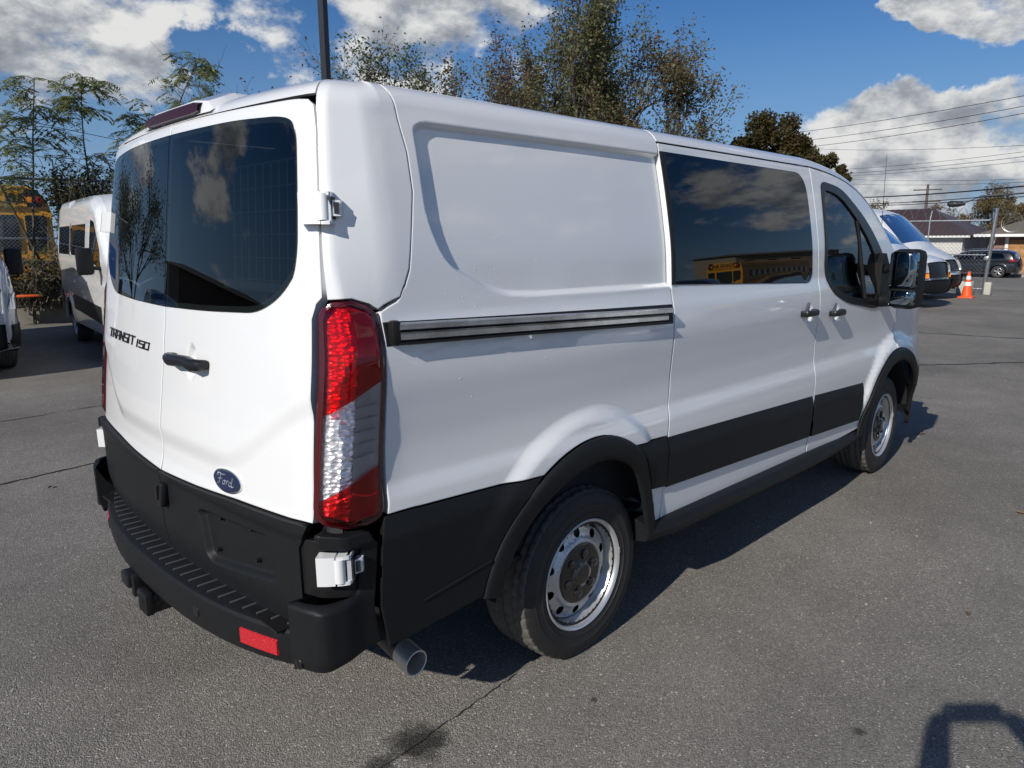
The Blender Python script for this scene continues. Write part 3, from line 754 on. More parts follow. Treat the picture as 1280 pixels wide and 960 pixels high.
    # badge: TRANSIT 150 on the left door, an oval with script on the right door
    def place_badge(a0, z0, w, h, side):
        def pl(u, v, dpt):
            a = abs(a0) - u*w if side > 0 else a0 + u*w
            P = skin(.0015 + dpt)(np.array([max(a, .001)]), np.array([z0 + v*h]))[0]
            return (P[0], P[1]*(-1 if side > 0 else 1), P[2])
        return pl
    T = {'T': [[(0, 1), (1, 1)], [(.5, 1), (.5, 0)]], 'R': [[(0, 0), (0, 1)], [(0, 1), (1, 1)], [(1, 1), (1, .52)], [(1, .48), (.15, .48)], [(.5, .48), (1, 0)]],
         'A': [[(0, 0), (0, .7)], [(0, .7), (.3, 1)], [(.3, 1), (1, 1)], [(1, 1), (1, 0)], [(.1, .42), (1, .42)]],
         'N': [[(0, 0), (0, 1)], [(0, 1), (.9, .05)], [(1, 0), (1, 1)]], 'S': [[(1, 1), (0, 1)], [(0, 1), (0, .52)], [(0, .5), (1, .5)], [(1, .5), (1, 0)], [(1, 0), (0, 0)]],
         'I': [[(.1, 0), (.1, 1)]], '1': [[(.1, 0), (.1, 1)]], '5': [[(1, 1), (0, 1)], [(0, 1), (0, .55)], [(0, .55), (1, .55)], [(1, .55), (1, 0)], [(1, 0), (0, 0)]],
         '0': [[(0, 0), (0, 1)], [(0, 1), (1, 1)], [(1, 1), (1, 0)], [(1, 0), (0, 0)]]}
    rows = []; cx = 0
    for chh in 'TRANSIT':
        wd = .3 if chh == 'I' else 1.0
        for st in T[chh]: rows.append([((cx + p[0]*wd*1.0 + .18*p[1]), p[1]) for p in st])
        cx += wd*1.28 if chh != 'I' else .42
    w1 = cx; BL = mat('badge_black', (.012, .012, .014), .25)
    ds = None
    stroke_text('name_badge', [[(u/w1, v) for u, v in r] for r in rows], BL, van, place_badge(.690, 1.255, .395, .034, 1), 0, .003) if False else None
    def letters(name, txt, a0, z0, w, h, lw):
        cx = 0; mb = MB()
        tot = sum(.42 if c in 'I1' else 1.28 for c in txt) - .28
        k = w/tot
        for c in txt:
            wd = .3 if c in 'I1' else 1.0
            for st in T[c]:
                q = [((cx + p[0]*wd)*k + .010*p[1], p[1]*h) for p in st]
                (x0, y0), (x1, y1) = q; L = math.hypot(x1-x0, y1-y0); tx, ty = (x1-x0)/L, (y1-y0)/L; nx, ny = -ty*lw/2, tx*lw/2
                x0 -= tx*lw/2; y0 -= ty*lw/2; x1 += tx*lw/2; y1 += ty*lw/2
                qq = [(x0+nx, y0+ny), (x1+nx, y1+ny), (x1-nx, y1-ny), (x0-nx, y0-ny)]
                def P(u, v, dd):
                    r = rear_skin(.001+dd, False)(np.array([a0-u]), np.array([z0+v]))[0]; return (r[0], -r[1], r[2])
                mb.add([P(u, v, 0) for u, v in qq] + [P(u, v, .0035) for u, v in qq], [(0, 1, 2, 3), (7, 6, 5, 4), (0, 4, 5, 1), (1, 5, 6, 2), (2, 6, 7, 3), (3, 7, 4, 0)])
            cx += 1.28 if c not in 'I1' else .55
        return mb.build(name, BL, van)
    letters('name_badge', 'TRANSIT', .715, 1.260, .385, .031, .0062)
    letters('number_badge', '150', .285, 1.258, .130, .025, .0052)
    # oval badge with script lettering
    ac, zc = .490, .912
    f_e = lambda o: (lambda a, v: rear_skin(o)(a, v))
    patch('oval_badge_rim', circle(ac, zc, .083, 48, ry=.0365), f_e(.007), .01, CHROME, van, flange=.007, bevel=.003)
    ob = patch('oval_badge', circle(ac, zc, .0775, 48, ry=.0315), f_e(.0085), .01, mat('badge_blue', (.008, .018, .065), .18, coat=1), van, flange=.003, bevel=.001)
    def script(pls, r):
        mb = MB()
        for pl in pls:
            n = len(pl); out_ = []
            for i in range(n-1):
                p0 = pl[max(i-1, 0)]; p1 = pl[i]; p2 = pl[i+1]; p3 = pl[min(i+2, n-1)]
                for k in range(5):
                    t = k/5
                    out_.append(tuple(.5*((2*p1[j]) + (-p0[j]+p2[j])*t + (2*p0[j]-5*p1[j]+4*p2[j]-p3[j])*t*t + (-p0[j]+3*p1[j]-3*p2[j]+p3[j])*t**3) for j in (0, 1)))
            out_.append(pl[-1])
            mb.tube([Vector(f_e(.0095)(np.array([ac+u]), np.array([zc+v]))[0]) for u, v in out_], r, 5)
        return mb.build('script_lettering', mat('badge_silver', (.75, .76, .78), .2, .8), ob)
    script([[(-.047, .010), (-.052, .016), (-.040, .021), (-.020, .018), (-.005, .021)], [(-.030, .018), (-.034, .004), (-.040, -.012), (-.050, -.014)], [(-.044, .002), (-.022, .004)],
            [(-.006, .002), (-.014, -.001), (-.017, -.009), (-.010, -.012), (-.004, -.006), (-.006, .002), (.002, .001)], [(.006, .003), (.003, -.011)], [(.005, -.003), (.012, .003), (.016, .001)],
            [(.034, .001), (.024, .001), (.020, -.007), (.025, -.012), (.033, -.006), (.040, .018)], [(.036, .004), (.033, -.009), (.040, -.012), (.048, -.006)]], .0019)

    # ---- tail lamps
    lo_ = [(.947, 1.451), (.953, 1.471), (.981, 1.487), (1.065, 1.489), (1.105, 1.474), (1.130, 1.446), (1.134, 1.41), (1.128, 1.209), (1.122, .89), (1.113, .866), (1.086, .857), (1.049, .859), (.972, .874), (.953, .890), (.949, .92), (.946, 1.2)]
    lamp_o = rounded(lo_, .008, 2)
    def bulge(o):
        base = {}
        def f(a, v):
            sd = -poly_sdf(a, v, lamp_o); k = sstep(0, .02, sd)
            out_ = np.zeros(np.broadcast(a, v).shape + (3,))
            P0 = skin(0)(a, v); P1 = skin(.01)(a, v); N_ = (P1-P0)/.01
            return P0 + N_*((-.001 + o*k)[..., None])
        return f
    RED = glass_mat('red_lens', (.90, .02, .025)); CLEAR = glass_mat('clear_lens', (.96, .97, .98))
    REFL = mat('lamp_reflector', (.86, .86, .88), .18, .9)
    # faceted reflector bowls
    if 'lamp_facets' not in MATS:
        m_ = bpy.data.materials.new('lamp_facets'); m_.use_nodes = True; nt = m_.node_tree; b = nt.nodes['Principled BSDF']; MATS['lamp_facets'] = m_
        b.inputs['Base Color'].default_value = (.9, .9, .92, 1); b.inputs['Metallic'].default_value = .5; b.inputs['Roughness'].default_value = .30
        tc = nt.nodes.new('ShaderNodeTexCoord'); mp = nt.nodes.new('ShaderNodeMapping'); mp.inputs['Scale'].default_value = (1, 1, 1.9)
        vo = nt.nodes.new('ShaderNodeTexVoronoi'); vo.inputs['Scale'].default_value = 48; bp = nt.nodes.new('ShaderNodeBump'); bp.inputs['Distance'].default_value = .007; bp.inputs['Strength'].default_value = 1
        nt.links.new(tc.outputs['Object'], mp.inputs[0]); nt.links.new(mp.outputs[0], vo.inputs['Vector']); nt.links.new(vo.outputs['Distance'], bp.inputs['Height']); nt.links.new(bp.outputs[0], b.inputs['Normal'])
    FAC = MATS['lamp_facets']
    inset_poly = lambda k: [(1.042 + (x-1.042)*(1-.10*k), 1.17 + (z-1.17)*(1-.03*k)) for x, z in lo_]
    for mir in (False, True):
        lamp = patch('tail_lamp', lamp_o, bulge(.004), .012, mat('lamp_housing_red', (.070, .003, .006), .2, coat=.8), van, [rounded(inset_poly(1), .008, 2)], mirror=mir, flange=.02, bevel=.003)
        ins = rounded(inset_poly(.98), .008, 2)
        cl_ = [(.957, 1.188), (1.108, 1.262), (1.112, 1.030), (.966, .958)]
        # split: red above and below the clear window
        top = [p for p in inset_poly(.98) if p[1] > 1.25]
        L_top = [(.9575, 1.182), (.9575, 1.450), (.964, 1.466), (.985, 1.476), (1.063, 1.478), (1.102, 1.462), (1.121, 1.440), (1.123, 1.268)]
        L_bot = [(.962, .950), (1.118, 1.024), (1.113, .892), (1.100, .876), (1.05, .869), (.985, .880), (.963, .900)]
        patch('red_lens', L_top, bulge(.012), .02, RED, lamp, mirror=mir, flange=0, bevel=.001)
        patch('red_lens', L_bot, bulge(.012), .02, RED, lamp, mirror=mir, flange=0, bevel=.001)
        patch('clear_lens', [(.9585, 1.186), (1.1225, 1.264), (1.118, 1.030), (.963, .956)], bulge(.012), .02, CLEAR, lamp, mirror=mir, flange=0, bevel=.001)
        # reflectors behind
        inn = lambda d: (lambda a, v: bulge(-d)(a, v))
        def wavy(d, amp, kx, kz):
            def f(a, v): return bulge(-d)(a, v) + np.stack([amp*(np.sin(a*kx) + np.sin(v*kz)), 0*a, 0*a], -1)
            return f
        patch('reflector', [(.958, 1.466), (1.044, 1.474), (1.044, 1.0), (.958, .94)], wavy(.010, .0016, 210, 200), .006, FAC, lamp, mirror=mir, flange=0, bevel=0)
        patch('reflector', [(.960, .939), (1.044, .999), (1.044, .876), (.962, .90)], wavy(.010, .0016, 210, 200), .006, FAC, lamp, mirror=mir, flange=0, bevel=0)
        patch('reflector', [(1.050, 1.462), (1.112, 1.444), (1.114, 1.335), (1.050, 1.335)], wavy(.002, .0003, 500, 500), .006, mat('lamp_reflex', (.75, .75, .76), .35, .1), lamp, mirror=mir, flange=.01, bevel=.002)
        patch('lamp_backing', [(1.044, 1.478), (1.122, 1.44), (1.116, .882), (1.044, .872)], inn(.006), .03, mat('lamp_grey', (.42, .43, .44), .4, .1), lamp, mirror=mir, flange=0, bevel=0)
        m = MB(); hd = -1 if mir else 1
        for z in (1.20, 1.165, 1.13, 1.095, 1.06):
            pts = [Vector(inn(-.001)(np.array([a]), np.array([z + (a-1.04)*.05]))[0]*np.array([1, hd, 1])) for a in (1.042, 1.07, 1.105)]
            m.tube(pts, .0022, 5)
        m.build('lamp_rib', REFL, lamp)

    # ---- roof
    def edge(a, off): 
        x = np.maximum(.37, a - .80); return roof_z(x) - .055 + off
    arcs = []
    a_path = np.concatenate([np.linspace(0, .88, 9), [.90, .925, .945, .9625, .9635], np.linspace(.98, 1.25, 15), np.linspace(1.3, AX(1.758), 10), [AX(1.7615)], np.linspace(AX(1.80), AX(3.3), 22)[:-1], np.linspace(AX(3.3), AX(4.74), 40)])
    offs = np.concatenate([[.0], np.linspace(.0, .1035, 9)])
    def rp(a, k):
        if .963 < a < AX(1.76): k = len(offs)-1
        v = edge(np.array([a]), offs[k]); P = SK(np.array([a]), v)[0]
        if k == 0: P = skin(-.02)(np.array([a]), v)[0]
        return P
    half = [[rp(a, k) for k in range(len(offs))] for a in a_path]
    iroof = int(np.argmin(np.abs(a_path - AX(3.86))))
    m = MB(); rows = []; ns = 6
    def cap_pt(P, t):
        tx = min(max(P[0], .9), 3.9); T_ = np.array([tx, 0, P[2]]); q = P*(1-t) + T_*t; q[2] = P[2] + .035*(1-(1-t)**2); return q
    vs = []; 
    pathR = half[:iroof+1]
    full = [(r, -1) for r in pathR[::-1]] + [(r, 1) for r in pathR[1:]]
    K = len(offs) + ns
    for r, sgn in full:
        col = [np.array(q) for q in r] + [cap_pt(np.array(r[-1]), t) for t in np.linspace(0, 1, ns+1)[1:]]
        for q in col: vs.append((q[0], q[1]*(1 if sgn < 0 else -1), q[2]))
    F_ = [(i*K+j, i*K+j+1, (i+1)*K+j+1, (i+1)*K+j) for i in range(len(full)-1) for j in range(K-1)]
    m.add(vs, F_, True); m.build('roof', PAINT, van, sharp=50)
    # A pillars
    for sgn in (1, -1):
        m = MB(); sel = half[iroof:]
        vs = [(q[0], q[1]*sgn, q[2]) for r in sel for q in r]; k = len(offs)
        m.add(vs, [(i*k+j, (i+1)*k+j, (i+1)*k+j+1, i*k+j+1) for i in range(len(sel)-1) for j in range(k-1)], True); m.build('windscreen_pillar', PAINT, van, sharp=60)
    # windscreen, bonnet and nose between the two top lines
    def top_pt(x):
        a = AX(x); P = SK(np.array([a]), edge(np.array([a]), offs[-1]))[0]; return P
    def loft(name, x0, x1, nx, bulge_x, crown, m_, nu=16):
        vs = []
        for i in range(nx+1):
            x = x0 + (x1-x0)*i/nx; P = top_pt(x); bx = bulge_x(x)
            for j in range(nu+1):
                u = -1 + 2*j/nu; vs.append((P[0] + bx*(1-u*u), P[1]*u, P[2] + crown(x)*(1-u*u)))
        m = MB(); n = nu+1
        m.add(vs, [(i*n+j, i*n+j+1, (i+1)*n+j+1, (i+1)*n+j) for i in range(nx) for j in range(nu)], True); return m.build(name, m_, van, sharp=60)
    loft('windscreen', 3.86, 4.70, 12, lambda x: .16*sstep(3.7, 4.3, x), lambda x: .035, GLASS_L)
    loft('wiper_cowl', 4.64, 4.88, 6, lambda x: .155, lambda x: .012, TRIM)
    loft('bonnet', 4.79, 5.42, 14, lambda x: .16 - .02*(x-4.8), lambda x: .03 - .0*x, PAINT)
    # nose
    m = MB(); vs = []; nz = 12; nu = 20
    for i in range(nz+1):
        z = .26 + (1.02-.26)*i/nz
        P = body(S_of_x(5.46), z)
        for j in range(nu+1):
            u = -1 + 2*j/nu; vs.append((5.44 + .16*(1-u**4) - .05*max(0, z-.8), float(P[1])*u*(-1)*-1, z))
    n = nu+1; m.add(vs, [(i*n+j, (i+1)*n+j, (i+1)*n+j+1, i*n+j+1) for i in range(nz) for j in range(nu)], True)
    nose = m.build('nose', PAINT, van, sharp=60)
    m = MB(); m.box((5.60, 0, .86), (.05, 1.0, .24), bev=.02); [m.box((5.63, 0, .78+.05*k), (.02, .96, .012)) for k in range(4)]; m.build('grille', TRIM2, van)
    m = MB(); m.box((5.585, 0, .42), (.10, 1.72, .32), bev=.03); m.build('front_bumper', TRIM, van)
    for s_ in (1, -1): m = MB(); m.box((5.53, s_*.70, .90), (.12, .28, .26), bev=.03); m.build('headlight', mat('headlight_plastic', (.6, .62, .65), .1, .3, coat=1), van)

    # third brake lamp on a raised fairing
    m = MB(); hc = [(-.30, 0), (-.27, .028), (-.18, .040), (.18, .040), (.27, .028), (.30, 0)]
    vs = []
    for (y, h) in hc:
        x0 = .190 + .066*(y/.85)**2 - .008
        vs += [(x0, y, 2.052), (x0+.012, y, 2.06+h), (x0+.10, y, 2.098+h*.9), (x0+.42, y, 2.118)]
    m.add(vs, [(i*4+j, (i+1)*4+j, (i+1)*4+j+1, i*4+j+1) for i in range(5) for j in range(3)], True); fr = m.build('brake_lamp_fairing', PAINT, van, sharp=30)
    m = MB(); vs = []
    for y in np.linspace(-.235, .235, 9):
        x0 = .190 + .066*(y/.85)**2 - .018; t = .0 if abs(y) < .2 else .008
        vs += [(x0+.03, y, 2.052), (x0, y, 2.056+t*.5), (x0+.002, y, 2.086-t), (x0+.016, y, 2.094-t), (x0+.06, y, 2.10-t)]
    m.add(vs, [(i*5+j, (i+1)*5+j, (i+1)*5+j+1, i*5+j+1) for i in range(8) for j in range(4)], False)
    m.build('third_brake_lamp', mat('dark_red_lens', (.030, .003, .010), .35, spec=.3), van)

    # ---- rear bumper with ribbed step
    xo = lambda y: -.046 + .115*(abs(y)/.82)**2.6
    ys = np.linspace(-.86, .86, 43); m = MB(); prof = [(.10, .532), (.012, .531), (.003, .528), (-.004, .520), (-.004, .44), (.004, .405), (.022, .385), (.10, .380)]
    vs = [(xo(y) + dx, y, z + .02*(abs(y)/.83)**4*(z < .5)) for y in ys for dx, z in prof]; k = len(prof)
    m.add(vs, [(i*k+j, (i+1)*k+j, (i+1)*k+j+1, i*k+j+1) for i in range(len(ys)-1) for j in range(k-1)], True); bp = m.build('rear_bumper', TRIM, van, sharp=28)
    for y in np.linspace(-.80, .80, 27):
        x0 = xo(y) + .022; x1 = .155 if abs(y) <= .6 else .16
        m = MB(); m.box(((x0+x1)/2, y, .5335), (x1-x0, .006, .006), bev=.002); m.build('step_rib', mat('worn_step_edge', (.075, .077, .08), .36), bp)
    m = MB(); m.box((.11, 0, .5285), (.14, 1.64, .006)); m.build('step_tread', TRIM2, bp)
    for (y, z, rf) in ((-.715, .462, 1), (.715, .462, 1)):
        m = MB(); vs = []
        Y = np.linspace(y-.075, y+.075, 5)
        for yy in Y: vs += [(xo(yy)-.001, yy, z-.026), (xo(yy)-.009, yy, z-.022), (xo(yy)-.009, yy, z+.024), (xo(yy)-.001, yy, z+.028)]
        m.add(vs, [(i*4+j, (i+1)*4+j, (i+1)*4+j+1, i*4+j+1) for i in range(4) for j in range(3)]); m.add(vs[:4], [(0, 1, 2, 3)]); m.add(vs[-4:], [(3, 2, 1, 0)])
        m.build('rear_reflector', mat('red_reflector', (.55, .012, .02), .25, coat=.8, bump=(260, .8, .004)), bp)
    for y in (-.40, -.0, .40, .62):
        if y == 0: continue
        m = MB(); m.revolve([(0, .020), (-.004, .018), (-.005, 0)], (xo(y)-.003, y, .465), axis='x', n=20); m.build('parking_sensor', TRIM2, bp)
    # corner pieces of the bumper
    for sgn in (-1, 1):
        mir = sgn > 0
        # lower block: follows the skin, pushed out
        co = [(.862, .435), (.862, .655), (.955, .662), (1.060, .668), (1.070, .80), (.955, .815), (.955, .858), (1.045, .848), (1.092, .848), (1.108, .80), (1.095, .60), (1.108, .490), (1.04, .476), (.95, .455)]
        base = skin(0)
        def fc(a, v):
            P0 = base(a, v); P1 = skin(.01)(a, v); N_ = (P1-P0)/.01
            k = .010 + .038*(1-sstep(.648, .674, v))*(1-sstep(.97, 1.08, a)) + .004*(1-sstep(.648, .674, v)) + .012*sstep(.80, .815, v)
            k = k - .014*sstep(.50, .44, v)
            P = P0 + N_*k[..., None]; return P
        c = patch('bumper_corner', co, fc, .014, TRIM, van, mirror=mir, flange=.10, bevel=.005, drop=.8)
        patch('hinge_pocket', [(.918, .655), (1.08, .655), (1.08, .825), (.918, .825)], skin(-.004), .02, TRIM2, c, mirror=mir, flange=.02)
        m = MB(); P = Vector(fc(np.array([.925]), np.array([.475]))[0]); P.y *= (1 if sgn < 0 else -1)
        m.sphere(P, .019, 14, 8, sx=.35); m.build('parking_sensor', TRIM2, c)
    # tow hitch and exhaust
    m = MB(); m.box((.06, .03, .345), (.26, .075, .075), bev=.005); m.box((-.055, .03, .348), (.03, .086, .086), bev=.006); m.box((.30, .03, .352), (.35, .065, .065)); m.box((.30, 0, .36), (.09, 1.2, .07), bev=.01)
    m.box((-.050, .21, .378), (.045, .080, .055), bev=.008); m.box((-.030, .165, .362), (.06, .035, .085), bev=.006); m.box((.06, .20, .39), (.20, .03, .03)); m.tube([(-.02, .10, .33), (-.04, .13, .32), (-.04, .16, .35)], .012, 8)
    m.box((.10, -.14, .335), (.14, .14, .012), rx=.15); m.box((.10, -.08, .33), (.10, .012, .06)); m.tube([(-.03, -.01, .345), (-.03, .075, .345)], .010, 8)
    m.build('tow_hitch', TRIM2, van)
    m = MB(); E0 = Vector((.458, -.925, .290)); dirn = Vector((-.10, -.99, -.06)).normalized()
    pts = [E0 - dirn*.75 + Vector((.35, .0, .06)), E0 - dirn*.42, E0 - dirn*.03, E0]
    PT = mat('exhaust_steel', (.74, .71, .66), .38, .6, noise=(14, .4, (.45, .42, .38)))
    m.tube(pts[:3], .042, 20, caps=False); m.build('exhaust_pipe', mat('sooty_pipe', (.10, .095, .09), .42, .7), van)
    m = MB(); vs = []; tdir = dirn; a_ = tdir.cross(Vector((0, 0, 1))).normalized(); b_ = tdir.cross(a_).normalized()
    n = 28; rings = [(-.085, .0435), (.0, .0445), (.0015, .042), (-.0, .0395), (-.10, .0395)]
    for (h, r) in rings:
        for j in range(n): q = 2*pi*j/n; vs.append(E0 + tdir*(h + .006*cos(q)) + a_*cos(q)*r + b_*sin(q)*r)
    m.add(vs, [(i*n+j, i*n+(j+1) % n, (i+1)*n+(j+1) % n, (i+1)*n+j) for i in range(4) for j in range(n)], True)
    m.build('exhaust_tip', PT, van)
    m = MB(); m.tube([E0 - tdir*.085, E0 - tdir*.0849], .039, 20); m.build('exhaust_inside', UNDER, van)

    # ---- wheels
    ty = steel_wheel(van, RX, -.868, -1)
    steel_wheel(van, RX, .868, 1, 0, *ty); steel_wheel(van, FX, -.875, -1, .03, *ty); steel_wheel(van, FX, .875, 1, .03, *ty)
    # wheel wells and underbody
    for sgn in (-1, 1):
        for cx in (RX-.015, 4.53):
            m = MB(); n = 20; vs = []
            for i in range(n+1):
                q = radians(9) + radians(162)*i/n
                vs += [(cx + .495*cos(q), sgn*1.0, .345 + .495*sin(q)), (cx + .48*cos(q), sgn*.62, .345 + .48*sin(q))]
            m.add(vs, [(2*i, 2*i+1, 2*i+3, 2*i+2) for i in range(n)], True)
            m.add([vs[2*i+1] for i in range(n+1)], [list(range(n+1))]); m.build('wheel_well', UNDER, van)
    m = MB(); m.prism([(.55, .40), (1.0, .52), (.98, .44), (.56, .34)], 'z', 0, 1) if False else None
    m.box((2.9, 0, .43), (2.2, 1.84, .10)); m.box((.45, 0, .46), (.50, 1.80, .10)); m.box((1.2, 0, .60), (1.1, 1.1, .3)); m.box((4.6, 0, .60), (1.3, 1.1, .4)); m.box((1.25, 0, .36), (.10, 1.6, .10)); m.box((4.5, 0, .33), (.12, 1.5, .10)); m.box((5.3, 0, .40), (.3, 1.6, .25))
    m.build('chassis', UNDER, van)
    m = MB(); pts = [(1.675, -.86, .80), (1.70, -.90, .72), (1.715, -.93, .60), (1.70, -.94, .48)]
    for k, (x, y, z) in enumerate(pts): pass
    m.add([(1.66, -.80, .83), (1.70, -.985, .81), (1.715, -.985, .62), (1.705, -.985, .47), (1.66, -.80, .47), (1.69, -.86, .64)], [(0, 1, 2, 5), (5, 2, 3, 4)], True)
    m.build('inner_flange', mat('dirty_white_paint', (.42, .42, .40), .5, noise=(18, .7, (.12, .11, .09))), van)

    # scattered drops left on the paint
    rnd = random.Random(5); m = MB()
    for i in range(150):
        if i < 110: a_, v_ = AX(rnd.gauss(.95, .34)), 1.46 + rnd.gauss(0, .09)
        else: a_, v_ = AX(rnd.uniform(.45, 3.9)), rnd.uniform(.92, 1.35)
        x_ = a_ - .8
        if v_ < .95 or (v_ > 1.47 and x_ > 1.74) or x_ < .45 or math.hypot(x_-1.235, v_-.345) < .62: continue
        P = SK(np.array([a_]), np.array([v_]))[0]; m.sphere(P, rnd.uniform(.0012, .0026), 6, 4, sy=.5)
    tag(m.build('water_drops', mat('water_drop', (.75, .77, .8), .05, coat=1), van), kind='stuff')
    # ---- cabin
    m = MB(); m.box((2.9, 0, .505), (5.0, 1.86, .02)); m.build('cabin_floor', CABIN, van)
    m = MB(); m.box((2.3, 0, 2.05), (3.0, 1.55, .012)); m.build('headliner', CABIN_L, van)
    for sgn in (-1, 1):
        m = MB(); m.box((1.05, sgn*.90, 1.0), (1.3, .02, .9)); m.box((2.45, sgn*.93, .95), (1.3, .02, .85)); m.box((3.7, sgn*.93, .86), (.9, .03, .68)); m.box((1.05, sgn*.80, 1.68), (1.3, .02, .46)); m.build('inner_lining', CABIN, van)
    for y in (-.45, .45):
        st = MB(); st.box((3.38, y, .92), (.50, .50, .16), bev=.05); st.build('front_seat', CABIN, van)
        st = MB(); st.box((3.13, y, 1.25), (.14, .48, .62), ry=-.18, bev=.05); st.box((3.06, y, 1.66), (.10, .26, .18), ry=-.12, bev=.04); st.build('seat_back', CABIN, van)
    m = MB(); m.box((4.33, 0, 1.13), (.42, 1.75, .30), bev=.06); m.build('dashboard', CABIN, van)
    m = MB(); q = [(.19*cos(t), .19*sin(t)) for t in np.linspace(0, 2*pi, 25)]
    m.tube([(4.02 - .30*b*1.2*.5, .45 + a, 1.27 + b*.85) for a, b in q], .014, 8, caps=False); m.tube([(4.02, .27, 1.27), (4.02, .63, 1.27)], .014, 6); m.build('steering_wheel', CABIN, van)
    m = MB(); m.box((3.9, -.05, 1.80), (.03, .24, .08), bev=.01); m.build('interior_mirror', CABIN, van)
    # bulkhead with a wire grille behind the seats
    WIRE = mat('grey_wire', (.60, .62, .62), .5, .1)
    m = MB()
    m.box((2.78, 0, .78), (.03, 1.8, .54)); pg_ = m.build('partition', WIRE, van)
    for k in range(13): m = MB(); m.tube([(2.78, -.72 + .12*k, 1.05), (2.78, -.72 + .12*k, 1.92)], .006, 4); m.build('wire', WIRE, pg_)
    for k in range(10): m = MB(); m.tube([(2.775, -.74, 1.05 + .096*k), (2.775, .74, 1.05 + .096*k)], .006, 4); m.build('wire', WIRE, pg_)
    # wire grid close behind the rear glass of the right door
    m = MB(); m.box((.30, -.40, 1.50), (.02, .66, .03)); rg = m.build('window_guard', WIRE, van)
    for k in range(11): m = MB(); m.tube([(.31 + .0*k, -.12 - .055*k, 1.50), (.335, -.12 - .055*k, 1.90)], .0022, 4); m.build('wire', WIRE, rg)
    for k in range(6): m = MB(); m.tube([(.31, -.12, 1.52 + .075*k), (.31, -.68, 1.52 + .075*k)], .0022, 4); m.build('wire', WIRE, rg)

    # ---- mirrors
    for sgn in (-1, 1):
        c = Vector((4.10, sgn*1.192, 1.405)); rz = sgn*.10
        m = MB(); m.box(c, (.16, .180, .365), rz=rz, bev=.045); 
        m.build('mirror_housing', TRIM, van)
        m = MB(); m.box(c + Vector((-.082, 0, .058)), (.012, .160, .215), rz=rz, bev=.018); mg = m.build('mirror_glass', MIRROR, van)
        m = MB(); m.box(c + Vector((-.082, 0, -.115)), (.012, .155, .092), rz=rz, bev=.018); m.build('mirror_glass', MIRROR, van)
        m = MB(); m.tube([(4.17, sgn*1.03, 1.26), (4.16, sgn*1.13, 1.27), (4.12, sgn*1.18, 1.28)], [.045, .040, .04], 10); m.tube([(4.20, sgn*1.0, 1.45), (4.18, sgn*1.10, 1.48), (4.13, sgn*1.16, 1.50)], [.03, .026, .026], 10)
        m.prism([(4.13, 1.225), (4.13, 1.50), (4.19, 1.56), (4.42, 1.32), (4.40, 1.235)], 'y', sgn*.975, sgn*1.03); m.build('mirror_arm', TRIM, van)
    return van
VAN = build_van()
# ---------------------------------------------------------------- the other vehicles
def alloy_wheel(parent, x, y, R, shared):
    w = bpy.data.objects.new('wheel', None); COL.objects.link(w); w.parent = parent; w.location = (x, y, R); w.rotation_euler = (0, 0, 0 if y < 0 else pi)
    key = ('aw', round(R, 3))
    if key not in shared:
        m = MB(); m.revolve([(.10, R*.62), (.11, R*.8), (.10, R*.95), (.07, R), (-.07, R), (-.10, R*.96), (-.112, R*.82), (-.105, R*.68), (-.08, R*.63)], (0, 0, 0), n=40); t = m.mesh()
        m = MB(); m.revolve([(-.085, R*.65), (-.09, R*.62), (-.05, R*.58), (.0, R*.56)], (0, 0, 0), n=40)
        for i in range(5):
            q = 2*pi*i/5 + .3
            for d in (-.16, .16):
                m.tube([(cos(q+d*.5)*R*.12, -.075, sin(q+d*.5)*R*.12), (cos(q+d)*R*.6, -.085, sin(q+d)*R*.6)], [R*.07, R*.05], 6)
        m.revolve([(-.06, R*.15), (-.09, R*.12), (-.092, 0)], (0, 0, 0), n=16); r = m.mesh()
        m = MB(); m.revolve([(-.0, R*.6), (.0, 0)], (0, 0, 0), n=20); b = m.mesh()
        for q, mm in ((t, RUBBER), (r, mat('alloy_wheel_paint', (.55, .56, .58), .3, .8)), (b, UNDER)): q.materials.append(mm)
        shared[key] = (t, r, b)
    for nme, me in zip(('tyre', 'rim', 'brake_drum'), shared[key]): link(nme, me, None, w)
SHARED = {}

